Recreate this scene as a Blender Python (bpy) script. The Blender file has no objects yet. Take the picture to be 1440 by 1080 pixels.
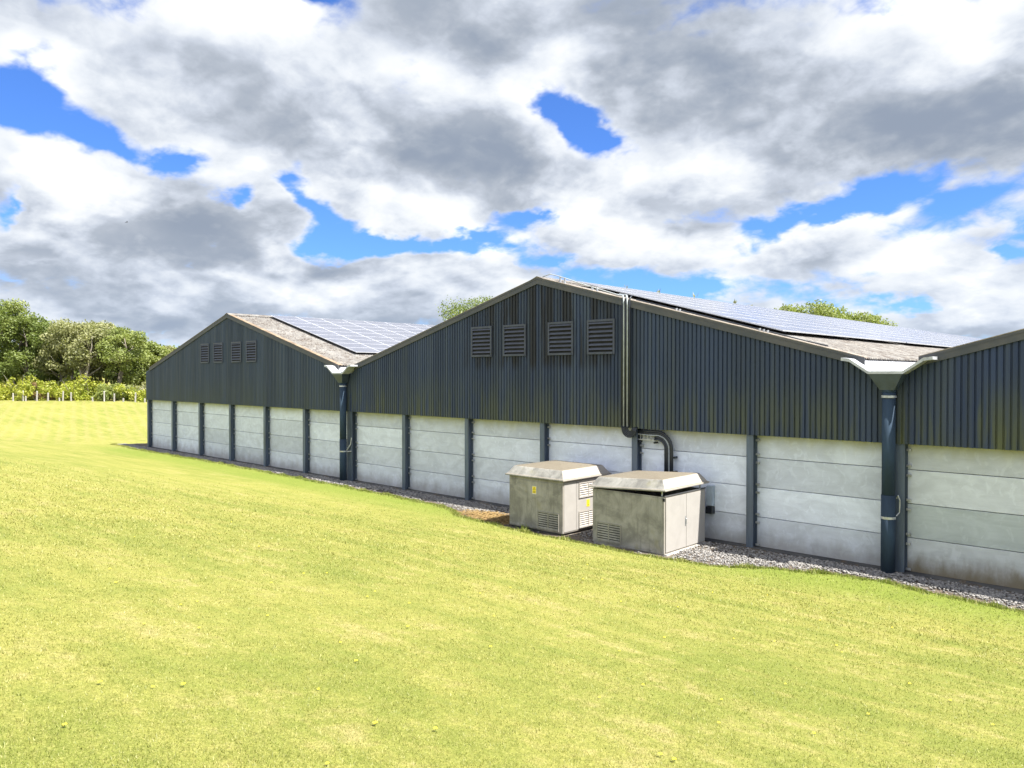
import bpy, math, random
import numpy as np
from mathutils import Vector, Matrix

S = bpy.context.scene
COL = S.collection
R = math.radians
random.seed(7)
RNG = np.random.default_rng(7)

# ------------------------------------------------------------------ camera
CAM = (0.0, -20.7, 5.0)
cd = bpy.data.cameras.new('camera')
cam = bpy.data.objects.new('camera', cd)
COL.objects.link(cam)
cam.location = CAM
cam.rotation_euler = (R(90 - 0.75), 0, R(43.41))
cd.sensor_width = 36.0
cd.lens = 26.68
cd.clip_start = 0.1
cd.clip_end = 5000
S.camera = cam

# ------------------------------------------------------------------ light, exposure
S.view_settings.view_transform = 'Standard'
S.view_settings.look = 'None'
S.view_settings.gamma = 1.0
S.view_settings.use_curve_mapping = False
S.view_settings.exposure = 2.0
SUN_DIR = Vector((0.62, 0.125, 1.0)).normalized()
sl = bpy.data.lights.new('sun', 'SUN')
sl.energy = 3.9
sl.angle = R(0.5)
sl.color = (1.0, 0.965, 0.90)
sun = bpy.data.objects.new('sun', sl)
COL.objects.link(sun)
sun.rotation_euler = SUN_DIR.to_track_quat('Z', 'Y').to_euler()
sun.location = (30, 10, 60)


# ------------------------------------------------------------------ node helper
class NT:
    def __init__(s, tree):
        s.t = tree
        s.t.nodes.clear()

    def n(s, typ, **kw):
        nd = s.t.nodes.new(typ)
        for k, v in kw.items():
            setattr(nd, k, v)
        return nd

    def link(s, a, b):
        s.t.links.new(a, b)

    def put(s, sock, v):
        if v is None:
            return
        if isinstance(v, bpy.types.NodeSocket):
            s.t.links.new(v, sock)
        else:
            if isinstance(v, (tuple, list)) and len(v) == 3 and sock.type == 'RGBA':
                v = (*v, 1.0)
            sock.default_value = v

    def m(s, op, a, b=None, c=None, clamp=False):
        nd = s.n('ShaderNodeMath', operation=op, use_clamp=clamp)
        for i, v in enumerate((a, b, c)):
            s.put(nd.inputs[i], v)
        return nd.outputs[0]

    def vm(s, op, a, b=None, scale=None):
        nd = s.n('ShaderNodeVectorMath', operation=op)
        s.put(nd.inputs[0], a)
        s.put(nd.inputs[1], b)
        if scale is not None:
            s.put(nd.inputs[3], scale)
        return nd.outputs['Value'] if op in ('DOT_PRODUCT', 'LENGTH') else nd.outputs[0]

    def sep(s, v):
        nd = s.n('ShaderNodeSeparateXYZ')
        s.put(nd.inputs[0], v)
        return nd.outputs

    def comb(s, x, y, z):
        nd = s.n('ShaderNodeCombineXYZ')
        for i, v in enumerate((x, y, z)):
            s.put(nd.inputs[i], v)
        return nd.outputs[0]

    def map(s, v, loc=(0, 0, 0), rot=(0, 0, 0), sc=(1, 1, 1), typ='POINT'):
        nd = s.n('ShaderNodeMapping', vector_type=typ)
        s.put(nd.inputs[0], v)
        nd.inputs[1].default_value = loc
        nd.inputs[2].default_value = rot
        nd.inputs[3].default_value = sc
        return nd.outputs[0]

    def noise(s, v, scale=1.0, detail=4.0, rough=0.5, dist=0.0, col=False):
        nd = s.n('ShaderNodeTexNoise')
        s.put(nd.inputs['Vector'], v)
        nd.inputs['Scale'].default_value = scale
        nd.inputs['Detail'].default_value = detail
        nd.inputs['Roughness'].default_value = rough
        nd.inputs['Distortion'].default_value = dist
        return nd.outputs['Color' if col else 'Fac']

    def rng(s, v, a, b, lo=0.0, hi=1.0, smooth=True):
        nd = s.n('ShaderNodeMapRange')
        nd.interpolation_type = 'SMOOTHSTEP' if smooth else 'LINEAR'
        s.put(nd.inputs[0], v)
        for i, x in zip((1, 2, 3, 4), (a, b, lo, hi)):
            nd.inputs[i].default_value = x
        return nd.outputs[0]

    def mix(s, f, a, b, mode='MIX'):
        nd = s.n('ShaderNodeMix', data_type='RGBA', blend_type=mode)
        s.put(nd.inputs[0], f)
        s.put(nd.inputs[6], a)
        s.put(nd.inputs[7], b)
        return nd.outputs[2]

    def bump(s, h, strength=0.3, dist=0.02):
        nd = s.n('ShaderNodeBump')
        nd.inputs['Strength'].default_value = strength
        nd.inputs['Distance'].default_value = dist
        s.put(nd.inputs['Height'], h)
        return nd.outputs[0]

    def pos(s):
        return s.n('ShaderNodeNewGeometry').outputs['Position']

    def obj(s):
        return s.n('ShaderNodeTexCoord').outputs['Object']

    def bsdf(s, col, rough=0.6, metal=0.0, normal=None, spec=0.5):
        p = s.n('ShaderNodeBsdfPrincipled')
        s.put(p.inputs['Base Color'], col)
        s.put(p.inputs['Roughness'], rough)
        s.put(p.inputs['Metallic'], metal)
        p.inputs['Specular IOR Level'].default_value = spec
        if normal is not None:
            s.put(p.inputs['Normal'], normal)
        o = s.n('ShaderNodeOutputMaterial')
        s.link(p.outputs[0], o.inputs[0])
        return p


# ------------------------------------------------------------------ sky: Nishita air and drifting cumulus
COVER = [
    (-49.83, 24.79, 6.89, 3.2, 0.0, 0.4), (-75.15, 7.54, 6.99, 1.83, 0.0, 0.3), (-76.3, 16.9, 3.6, 2.8, -10.0, -0.5), (-71.52, 14.77, 7.52, 1.71, -14.0, -0.6),
    (-75.15, 21.17, 4.66, 2.74, 0.0, 0.3), (-69.39, 18.45, 5.21, 2.41, -20.0, 0.3), (-66.64, 14.39, 2.72, 1.48, 0.0, -0.5), (-62.53, 12.53, 1.73, 2.33, -70.0, -0.6),
    (-58.62, 13.43, 4.0, 2.07, -10.0, -0.6), (-57.61, 11.6, 3.03, 2.6, 0.0, -0.45), (-54.03, 9.62, 12.45, 1.58, 0.0, -0.62), (-46.09, 10.14, 9.11, 1.18, 6.0, -0.42),
    (-39.92, 19.0, 3.85, 2.47, -15.0, -0.85), (-36.73, 17.85, 2.97, 1.92, -20.0, -0.75), (-22.39, 11.09, 7.72, 1.4, 24.0, -0.58), (-17.65, 12.56, 2.61, 1.16, 8.0, -0.5),
    (-32.28, 6.77, 9.82, 1.37, -4.0, -0.58), (-16.35, 4.3, 5.54, 1.15, -6.0, -0.5), (-39.66, 9.24, 4.28, 0.64, 0.0, -0.35), (-41.26, 11.13, 4.83, 0.54, -4.0, -0.3),
    (-59.71, 25.24, 1.68, 0.62, 0.0, -0.4), (-10.14, 7.76, 1.5, 0.54, 0.0, -0.35), (-76.98, 10.01, 0.97, 2.68, 0.0, -0.3), (-24.53, 7.13, 2.88, 0.71, 0.0, -0.1),
    (-51.94, 16.81, 22.06, 9.03, -10.0, 0.45), (-28.71, 20.66, 21.1, 7.79, 0.0, 0.5), (-73.17, 11.41, 6.88, 3.73, -8.0, 0.6), (-67.85, 9.49, 4.01, 2.44, 0.0, 0.4),
    (-64.43, 10.22, 6.08, 3.01, -15.0, 0.45), (-64.9, 6.27, 22.32, 3.0, 0.0, 0.4), (-70.25, 3.64, 11.11, 2.87, 0.0, 0.5), (-23.33, 8.81, 10.89, 3.33, 4.0, 0.42),
    (-13.25, 6.29, 6.42, 5.11, 0.0, 0.4), (-61.08, 9.93, 3.41, 2.05, -20.0, 0.35), (-54.03, 6.36, 13.49, 2.64, 0.0, 0.3), (-33.83, 12.81, 10.44, 4.24, 8.0, 0.3),
    (-30.73, 9.4, 6.13, 1.26, 0.0, 0.25), (-51.94, 11.83, 8.93, 2.66, -6.0, 0.35), (-60.35, 12.68, 1.97, 1.54, -40.0, 0.3), (-42.34, 7.26, 5.9, 1.61, -5.0, 0.35),
    (-12.45, 3.27, 3.55, 1.84, 0.0, 0.35), (-11.48, 15.81, 5.8, 4.1, 0.0, 0.55), (-17.0, 15.08, 5.17, 1.92, 0.0, 0.35),
]
SHADE = [
    (-73.37, 12.41, 4.64, 2.56, -10.0, 0.45), (-69.39, 9.14, 6.51, 1.16, 0.0, -0.1), (-49.3, 21.43, 6.38, 3.31, -25.0, 0.55), (-63.49, 24.01, 9.0, 2.52, 0.0, 0.5),
    (-70.25, 23.14, 5.13, 2.4, 0.0, 0.3), (-51.94, 10.3, 3.15, 1.06, 0.0, 0.3), (-39.92, 21.5, 4.81, 3.75, 50.0, 0.4), (-42.34, 19.41, 2.68, 3.22, 0.0, 0.4),
    (-16.57, 22.73, 8.98, 2.64, 0.0, 0.6), (-12.06, 19.85, 4.31, 2.75, 20.0, 0.5), (-72.96, 11.79, 5.28, 3.27, -12.0, 0.75), (-61.33, 9.32, 2.92, 1.53, -25.0, 0.6),
    (-56.6, 4.9, 8.14, 1.78, 0.0, 0.38), (-42.34, 7.16, 5.9, 2.15, -5.0, 0.5), (-26.22, 9.21, 4.41, 2.26, 0.0, 0.42), (-22.86, 9.66, 2.82, 1.31, 0.0, 0.4),
    (-16.14, 7.64, 5.09, 2.86, 0.0, 0.4), (-34.88, 15.09, 8.4, 3.72, 0.0, 0.34), (-12.45, 3.4, 3.55, 1.38, 0.0, 0.4), (-55.06, 12.22, 5.67, 1.58, 0.0, 0.3),
    (-75.15, 7.31, 5.83, 0.82, 0.0, 0.3), (-64.9, 6.52, 7.44, 0.7, 0.0, 0.22), (-63.49, 5.08, 5.68, 0.71, 0.0, 0.25), (-28.2, 14.02, 7.5, 2.07, 25.0, 0.3),
    (-73.97, 19.39, 4.78, 3.24, -40.0, 0.25), (-10.9, 6.58, 2.29, 1.36, 0.0, 0.25), (-56.6, 16.57, 12.73, 4.71, -12.0, -0.14), (-47.7, 15.71, 10.68, 3.21, -10.0, -0.22),
    (-31.25, 21.77, 16.93, 5.77, -8.0, -0.32), (-13.65, 15.72, 8.9, 2.8, -5.0, -0.32), (-64.9, 10.38, 4.18, 1.8, -10.0, -0.18), (-42.34, 15.5, 5.9, 2.68, 0.0, -0.2),
    (-70.68, 3.62, 10.18, 2.39, 0.0, -0.26), (-59.11, 7.5, 11.94, 1.03, 0.0, -0.18), (-51.94, 3.5, 6.3, 1.59, 0.0, -0.2), (-19.64, 5.92, 5.85, 1.97, 0.0, -0.14),
    (-44.48, 23.59, 7.52, 3.22, 0.0, -0.1), (-22.39, 15.92, 7.49, 3.01, 0.0, -0.15), (-67.18, 6.65, 13.49, 0.98, 0.0, -0.1), (-10.14, 4.3, 2.25, 1.8, 0.0, -0.15),
    (-68.08, 16.42, 7.1, 2.44, -20.0, 0.12), (-38.06, 11.4, 8.52, 2.14, 0.0, 0.2),
]



def make_world():
    w = bpy.data.worlds.new('World')
    S.world = w
    w.use_nodes = True
    t = NT(w.node_tree)
    d = t.n('ShaderNodeTexCoord').outputs['Generated']
    d = t.vm('NORMALIZE', d)
    x, y, z = t.sep(d)[:3]
    sky = t.n('ShaderNodeTexSky', sky_type='NISHITA')
    sky.sun_disc = False
    sky.sun_elevation = R(57.4)
    sky.sun_rotation = math.atan2(SUN_DIR.x, SUN_DIR.y)
    sky.altitude = 100
    sky.air_density = 1.0
    sky.dust_density = 0.4
    sky.ozone_density = 2.0
    blue = t.vm('SCALE', sky.outputs[0], scale=SKY_STRENGTH)
    blue = t.mix(1.0, blue, SKY_TINT, 'MULTIPLY')
    # cloud plane coordinates, foreshortened towards the horizon
    zz = t.m('MAXIMUM', z, 0.0)
    inv = t.m('DIVIDE', 1.0, t.m('ADD', zz, 0.42))
    P = t.comb(t.m('MULTIPLY', x, inv), t.m('MULTIPLY', y, inv), t.m('MULTIPLY', zz, 0.9))
    # the same a little nearer the light (up and towards the sun)
    d2 = t.vm('NORMALIZE', t.vm('ADD', d, (0.030, 0.020, 0.042)))
    x2, y2, z2 = t.sep(d2)[:3]
    zz2 = t.m('MAXIMUM', z2, 0.0)
    inv2 = t.m('DIVIDE', 1.0, t.m('ADD', zz2, 0.42))
    P2 = t.comb(t.m('MULTIPLY', x2, inv2), t.m('MULTIPLY', y2, inv2), t.m('MULTIPLY', zz2, 0.9))
    w1 = t.vm('SUBTRACT', t.noise(P, 4.2, 5, 0.58, col=True), (0.5, 0.5, 0.5))
    az = t.m('MULTIPLY', t.m('ARCTAN2', x, y), 57.29578)
    el = t.m('MULTIPLY', t.m('ARCSINE', z), 57.29578)
    ae = t.comb(az, el, 0.0)
    ae = t.vm('ADD', ae, t.vm('MULTIPLY', w1, (9.0, 5.0, 0.0)))
    ae = t.vm('MULTIPLY', ae, (1, 1, 0))

    aw, ew, _ = t.sep(ae)[:3]

    def blobs(lst, acc, prev):
        # each patch hangs on the one before it (z, scaled to nothing) so that they are worked out one after another
        for (a, e, ra, re, rot, amp) in lst:
            g = t.n('ShaderNodeTexGradient', gradient_type='QUADRATIC_SPHERE')
            v = t.comb(aw, ew, prev)
            t.put(g.inputs[0], t.map(v, (a, e, 0), (0, 0, R(rot)), (ra * 1.5, re * 1.5, 1e6), 'TEXTURE'))
            acc = prev = t.m('MULTIPLY_ADD', g.outputs['Fac'], amp * 1.15, acc)
        return acc

    cover = blobs(COVER, 0.195, 0.0)
    shade = blobs(SHADE, 0.0, cover)
    n1 = t.noise(P, 3.1, 9, 0.52, 0.3)
    n2 = t.noise(P2, 3.1, 9, 0.52, 0.3)
    def puffs(q):
        # rounded heads parted by sharp creases, at two sizes
        a = t.m('ABSOLUTE', t.m('SUBTRACT', t.noise(q, 5.5, 2, 0.5, 0.2), 0.5))
        b = t.m('ABSOLUTE', t.m('SUBTRACT', t.noise(q, 13.0, 5, 0.55, 0.3), 0.5))
        return t.m('ADD', t.m('MULTIPLY', a, 1.5), t.m('ADD', t.m('MULTIPLY', b, 0.9), 0.25))
    fine = puffs(P)
    fine2 = puffs(P2)
    dens = t.m('ADD', t.m('MULTIPLY_ADD', t.m('SUBTRACT', n1, 0.5), 1.7, cover), t.m('MULTIPLY', t.m('SUBTRACT', fine, 0.5), 0.70))
    alpha = t.rng(dens, -0.07, 0.26)
    edge = t.rng(dens, 0.03, 0.40, 0.26, 0.0)
    relief = t.m('ADD', t.m('MULTIPLY', t.m('SUBTRACT', n1, n2), 2.3), t.m('MULTIPLY', t.m('SUBTRACT', fine, fine2), 0.72))
    relief = t.m('MINIMUM', t.m('MAXIMUM', relief, -0.32), 0.55)
    # extra cloud brightness added outside the camera's view, to lift the shaded gables
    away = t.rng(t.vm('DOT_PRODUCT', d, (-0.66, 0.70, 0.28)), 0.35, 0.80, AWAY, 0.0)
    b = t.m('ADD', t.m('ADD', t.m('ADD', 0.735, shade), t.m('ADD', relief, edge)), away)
    b = t.m('MINIMUM', t.m('SMOOTH_MAX', b, 0.33, 0.30), 1.9)
    ramp = t.n('ShaderNodeValToRGB')
    t.put(ramp.inputs[0], t.m('MULTIPLY', b, 0.5))
    cr = ramp.color_ramp
    stops = [(0.13, (0.25, 0.31, 0.42)), (0.20, (0.355, 0.41, 0.50)), (0.29, (0.465, 0.515, 0.595)), (0.39, (0.63, 0.685, 0.78)), (0.49, (0.82, 0.865, 0.93)), (0.60, (0.97, 0.995, 1.02)), (0.74, (1.25, 1.25, 1.24)), (1.0, (2.7, 2.7, 2.65))]
    while len(cr.elements) < len(stops):
        cr.elements.new(0.5)
    for e, (p, c) in zip(cr.elements, stops):
        e.position = p
        e.color = (*c, 1)
    # the low sky pales and turns bluer with distance
    lowf = t.rng(el, 1.0, 11.0, 0.30, 0.0)
    cl = t.mix(lowf, ramp.outputs[0], (0.50, 0.62, 0.82, 1))
    cl = t.vm('SCALE', cl, scale=CLOUD_GAIN)
    c = t.mix(alpha, blue, cl)
    c = t.mix(t.rng(z, -0.03, 0.0, 1.0, 0.0), c, (0.03, 0.035, 0.02, 1))
    bg = t.n('ShaderNodeBackground')
    t.put(bg.inputs[0], c)
    bg.inputs[1].default_value = 1.0
    o = t.n('ShaderNodeOutputWorld')
    t.link(bg.outputs[0], o.inputs[0])


SKY_STRENGTH = 0.055
SKY_TINT = (0.34, 0.56, 0.98, 1)
CLOUD_GAIN = 0.26
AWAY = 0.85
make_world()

# ------------------------------------------------------------------ mesh helper
class MB:
    """collects shapes in world coordinates and links them as one mesh object"""

    def __init__(s):
        s.v = []
        s.f = []

    def add(s, vs, fs):
        k = len(s.v)
        s.v += [tuple(p) for p in vs]
        s.f += [tuple(i + k for i in q) for q in fs]
        return s

    def box(s, x0, x1, y0, y1, z0, z1):
        return s.hexa([(x0, y0, z0), (x1, y0, z0), (x1, y1, z0), (x0, y1, z0), (x0, y0, z1), (x1, y0, z1), (x1, y1, z1), (x0, y1, z1)])

    def hexa(s, p):
        return s.add(p, [(3, 2, 1, 0), (4, 5, 6, 7), (0, 1, 5, 4), (1, 2, 6, 5), (2, 3, 7, 6), (3, 0, 4, 7)])

    def prism(s, poly, axis, a, b):
        """poly: 2D outline; axis 'y' -> outline in (x,z), 'x' -> outline in (y,z), 'z' -> outline in (x,y)"""
        n = len(poly)
        def P(u, v, w):
            return {'y': (u, w, v), 'x': (w, u, v), 'z': (u, v, w)}[axis]
        vs = [P(u, v, a) for u, v in poly] + [P(u, v, b) for u, v in poly]
        fs = [tuple(range(n)), tuple(range(2 * n - 1, n - 1, -1))]
        fs += [(i + n, (i + 1) % n + n, (i + 1) % n, i) for i in range(n)]
        return s.add(vs, fs)

    def tube(s, path, r, n=8, cap=True):
        path = [Vector(p) for p in path]
        rs = r if isinstance(r, (list, tuple)) else [r] * len(path)
        k0 = len(s.v)
        ref = None
        for i, p in enumerate(path):
            a = path[max(i - 1, 0)]
            b = path[min(i + 1, len(path) - 1)]
            t = (b - a).normalized()
            if ref is None:
                ref = Vector((0, 0, 1)) if abs(t.z) < 0.9 else Vector((1, 0, 0))
            u = (ref - t * ref.dot(t)).normalized()
            ref = u
            w = t.cross(u)
            for j in range(n):
                q = p + (u * math.cos(2 * math.pi * j / n) + w * math.sin(2 * math.pi * j / n)) * rs[i]
                s.v.append(tuple(q))
        for i in range(len(path) - 1):
            for j in range(n):
                a = k0 + i * n + j
                b = k0 + i * n + (j + 1) % n
                s.f.append((a, b, b + n, a + n))
        if cap:
            s.f.append(tuple(k0 + j for j in reversed(range(n))))
            e = k0 + (len(path) - 1) * n
            s.f.append(tuple(e + j for j in range(n)))
        return s

    def build(s, name, mat, parent=None, smooth=False, bevel=0.0):
        o = link_mesh(name, np.array(s.v, float).reshape(-1, 3), s.f, mat, parent, smooth)
        if bevel:
            b = o.modifiers.new('bevel', 'BEVEL')
            b.width = bevel
            b.segments = 2
            b.limit_method = 'ANGLE'
            b.harden_normals = False
        return o


def base_of(parent):
    p = Vector((0, 0, 0))
    while parent is not None:
        p += parent.location
        parent = parent.parent
    return p


def link_mesh(name, verts, faces, mat, parent=None, smooth=False):
    me = bpy.data.meshes.new(name)
    off = np.array(base_of(parent)) if parent else np.zeros(3)
    verts = np.asarray(verts, float) - off
    if isinstance(faces, np.ndarray):
        n, k = faces.shape
        me.vertices.add(len(verts))
        me.vertices.foreach_set('co', verts.astype(np.float32).ravel())
        me.loops.add(n * k)
        me.loops.foreach_set('vertex_index', faces.astype(np.int32).ravel())
        me.polygons.add(n)
        me.polygons.foreach_set('loop_start', np.arange(0, n * k, k, dtype=np.int32))
        me.update(calc_edges=True)
    else:
        me.from_pydata([tuple(v) for v in verts], [], faces)
    if smooth:
        me.polygons.foreach_set('use_smooth', np.ones(len(me.polygons), bool))
    if mat:
        me.materials.append(mat)
    o = bpy.data.objects.new(name, me)
    COL.objects.link(o)
    if parent:
        o.parent = parent
    return o


def tag(o, label=None, cat=None, group=None, kind=None):
    for k, v in (('label', label), ('category', cat), ('group', group), ('kind', kind)):
        if v:
            o[k] = v
    return o


def empty(name, loc, label, cat, group=None):
    o = bpy.data.objects.new(name, None)
    COL.objects.link(o)
    o.empty_display_size = 0.3
    o.location = loc
    return tag(o, label, cat, group)


def copy_tree(o, parent=None):
    c = o.copy()
    COL.objects.link(c)
    if parent:
        c.parent = parent
    for ch in list(o.children):
        copy_tree(ch, c)
    return c


def arc(cx, cz, r, a0, a1, n, y):
    return [(cx + r * math.cos(R(a0 + (a1 - a0) * i / n)), y, cz + r * math.sin(R(a0 + (a1 - a0) * i / n))) for i in range(n + 1)]


# ------------------------------------------------------------------ materials
def material(name):
    m = bpy.data.materials.new(name)
    m.use_nodes = True
    return m, NT(m.node_tree)


def cladding_mat(name, base, streak, algae, seed):
    m, t = material(name)
    o = t.vm('ADD', t.pos(), (seed * 13.0, 0, 0))
    x, y, z = t.sep(o)[:3]
    sheet = t.noise(t.map(o, sc=(0.9, 0.05, 0.02)), 1.0, 1, 0.5)
    col = t.mix(t.rng(sheet, 0.35, 0.65), tuple(c * 0.84 for c in base), tuple(c * 1.16 for c in base))
    # single ribs weather a little differently
    ribs = t.noise(t.map(o, sc=(6.0, 0.1, 0.10)), 1.0, 2, 0.5)
    col = t.mix(t.rng(ribs, 0.45, 0.75, 0, 0.35), col, (0.075, 0.088, 0.088, 1))
    # green algae creeping up from the lower edge in streaks
    sn = t.noise(t.map(o, sc=(5.0, 0.2, 0.35)), 1.0, 4, 0.6)
    sp = t.noise(t.map(o, sc=(0.28, 0.2, 0.2)), 1.0, 2, 0.5)
    low = t.rng(z, 3.2, 5.3, 1.0, 0.0)
    f = t.m('MULTIPLY', t.rng(t.m('ADD', sn, t.m('MULTIPLY', sp, 0.7)), 0.74, 0.98), low)
    col = t.mix(t.m('MULTIPLY', f, algae), col, (0.090, 0.098, 0.044, 1))
    wash = t.m('MULTIPLY', t.rng(t.noise(t.map(o, sc=(1.2, .2, .4)), 1.0, 5, 0.6), 0.42, 0.72), t.rng(z, 3.0, 6.5, 0.6, 0.15))
    col = t.mix(t.m('MULTIPLY', wash, algae), col, (0.052, 0.062, 0.054, 1))
    # black run-off streaks below the ridge and round the vents
    if streak:
        xr = t.m('ABSOLUTE', t.m('SUBTRACT', t.sep(t.pos())[0], -18.0))
        bs = t.noise(t.map(o, sc=(2.4, 0.2, 0.16)), 1.0, 4, 0.6)
        bf = t.m('MULTIPLY', t.rng(bs, 0.42, 0.56), t.m('MULTIPLY', t.rng(xr, 2.2, 5.0, 1.0, 0.0), t.rng(t.m('ADD', z, t.m('MULTIPLY', bs, 0.8)), 5.45, 5.95, 0.0, 1.0)))
        col = t.mix(t.m('MULTIPLY', bf, streak), col, (0.019, 0.020, 0.022, 1))
    sc = t.noise(o, 30.0, 3, 0.7)
    col = t.mix(t.rng(sc, 0.66, 0.80, 0, 0.25), col, (0.14, 0.15, 0.14, 1))
    t.bsdf(col, t.rng(sn, 0.3, 0.7, 0.50, 0.72), 0.0, t.bump(t.noise(o, 14, 3), 0.05, 0.01), 0.22)
    return m


CLAD = [cladding_mat('slate_cladding_left', (0.038, 0.053, 0.080), 0.0, 0.3, 1),
        cladding_mat('slate_cladding_middle', (0.033, 0.047, 0.080), 0.95, 0.65, 2),
        cladding_mat('slate_cladding_right', (0.028, 0.042, 0.082), 0.0, 1.0, 3)]


def concrete_mat(name, base, dirt):
    m, t = material(name)
    o = t.pos()
    rnd = t.n('ShaderNodeObjectInfo').outputs['Random']
    oo = t.vm('ADD', o, t.comb(t.m('MULTIPLY', rnd, 57.0), 0, t.m('MULTIPLY', rnd, 31.0)))
    z = t.sep(o)[2]
    c1 = t.noise(t.map(oo, sc=(0.7, 0.7, 1.3)), 1.5, 6, 0.62, 1.2)
    c2 = t.noise(t.map(oo, sc=(0.5, 0.5, 6.0)), 2.5, 5, 0.65)
    col = t.mix(t.rng(c1, 0.3, 0.72), tuple(c * 0.87 for c in base), tuple(min(c * 1.08, 0.8) for c in base))
    col = t.mix(t.rng(c2, 0.5, 0.75, 0, 0.35), col, tuple(c * 0.72 for c in base))
    blot = t.noise(t.map(oo, sc=(1.6, 1, 1.2)), 2.0, 4, 0.5, 2.0)
    col = t.mix(t.rng(blot, 0.56, 0.66, 0, 0.35), col, tuple(min(c * 1.25, 0.85) for c in base))
    per = t.m('MULTIPLY', t.m('SUBTRACT', rnd, 0.5), 0.34)
    col = t.vm('SCALE', col, scale=t.m('ADD', 1.0, per))
    # brown-green dirt splashed up from the ground, yellowish algae under the sheeting
    n = t.noise(t.map(oo, sc=(1.4, 1, 0.6)), 1.6, 5, 0.6)
    f = t.rng(t.m('ADD', z, t.m('MULTIPLY', n, -0.9)), -0.42, 0.22, 1.0, 0.0)
    col = t.mix(t.m('MULTIPLY', f, dirt), col, (0.135, 0.105, 0.055, 1))
    f2 = t.rng(t.m('ADD', z, t.m('MULTIPLY', n, 0.8)), 3.15, 3.95, 0.0, 0.75)
    col = t.mix(f2, col, (0.44, 0.42, 0.25, 1))
    pit = t.noise(oo, 45, 3, 0.6)
    col = t.mix(t.rng(pit, 0.62, 0.75, 0, 0.3), col, (0.2, 0.2, 0.19, 1))
    t.bsdf(col, 0.85, 0, t.bump(t.m('ADD', c1, pit), 0.15, 0.01), 0.3)
    return m


CONCRETE = concrete_mat('precast_concrete', (0.57, 0.61, 0.675), 0.5)
CONCRETE_DAMP = concrete_mat('precast_concrete_damp', (0.41, 0.45, 0.45), 0.9)
CONCRETE_OLD = concrete_mat('precast_concrete_weathered', (0.55, 0.58, 0.60), 0.9)


def simple(name, col, rough=0.6, metal=0.0, var=0.25, scale=3.0, stretch=(1, 1, 1), bump=0.08, spec=0.5, second=None):
    m, t = material(name)
    o = t.map(t.pos(), sc=stretch)
    n = t.noise(o, scale, 6, 0.6)
    b = second or tuple(c * (1 - var) for c in col)
    c = t.mix(t.rng(n, 0.32, 0.68), b, tuple(min(1, x * (1 + var * 0.4)) for x in col))
    t.bsdf(c, t.rng(n, 0.3, 0.7, rough * 0.85, min(1, rough * 1.1)), metal, t.bump(n, bump, 0.01), spec)
    return m


STEEL = simple('painted_steel_column', (0.085, 0.112, 0.150), 0.5, 0, 0.35, 1.2, (3, 3, .4))
GALV = simple('galvanised_metal', (0.46, 0.47, 0.48), 0.45, 0.6, 0.3, 8)
BARGE = simple('weathered_barge_flashing', (0.068, 0.066, 0.066), 0.7, 0, 0.5, 1.5, (1, 1, 2), second=(0.046, 0.050, 0.056))
BARGE_TOP = simple('bare_roof_edge_trim', (0.27, 0.225, 0.18), 0.75, 0, 0.35, 2.5)
RUSTY = simple('rust_brown_roof_edge', (0.20, 0.145, 0.095), 0.8, 0, 0.4, 2.5)
PIPE = simple('navy_plastic_pipe', (0.030, 0.050, 0.078), 0.8, 0, 0.3, 1.5, (2, 2, .5), 0.08, 0.2)
GUTTER = simple('pale_gutter_lining', (0.42, 0.43, 0.45), 0.5, 0.2, 0.25, 5)
HOPPER = simple('dark_hopper_metal', (0.042, 0.058, 0.078), 0.5, 0, 0.3, 3)
VENT = simple('grey_louvre_paint', (0.043, 0.050, 0.070), 0.55, 0, 0.3, 4)
BLACK = simple('black_void', (0.008, 0.008, 0.009), 0.9, 0, 0.2, 3)
CABLE = simple('black_cable_sheath', (0.014, 0.018, 0.024), 0.4, 0, 0.2, 6)
CONDUIT = simple('pale_grey_conduit', (0.34, 0.37, 0.38), 0.45, 0, 0.2, 6)
BOXGREY = simple('blue_grey_meter_box', (0.34, 0.40, 0.46), 0.5, 0, 0.15, 5)
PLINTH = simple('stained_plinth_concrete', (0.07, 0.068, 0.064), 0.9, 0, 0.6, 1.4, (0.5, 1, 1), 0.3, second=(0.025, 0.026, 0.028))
PALECON = simple('pale_cabinet_plinth', (0.42, 0.40, 0.36), 0.9, 0, 0.3, 5)
YELLOW = simple('yellow_sign_plate', (0.80, 0.62, 0.03), 0.5, 0, 0.08, 6)
WHITEPL = simple('faded_white_plate', (0.62, 0.60, 0.52), 0.5, 0, 0.1, 6)
STAKE = simple('bleached_timber', (0.30, 0.285, 0.25), 0.8, 0, 0.25, 6)
BIRDM = simple('dark_plumage', (0.02, 0.022, 0.03), 0.6, 0, 0.3, 20)
BARK = simple('grey_brown_bark', (0.20, 0.17, 0.135), 0.9, 0, 0.45, 3, (2, 2, .5), 0.4)
BARK_PALE = simple('pale_bark', (0.34, 0.30, 0.24), 0.9, 0, 0.35, 3, (2, 2, .5), 0.4)
PETAL = simple('yellow_petals', (0.85, 0.66, 0.02), 0.6, 0, 0.1, 60)
STALK = simple('green_stalk', (0.10, 0.16, 0.03), 0.7, 0, 0.2, 40)


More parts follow.
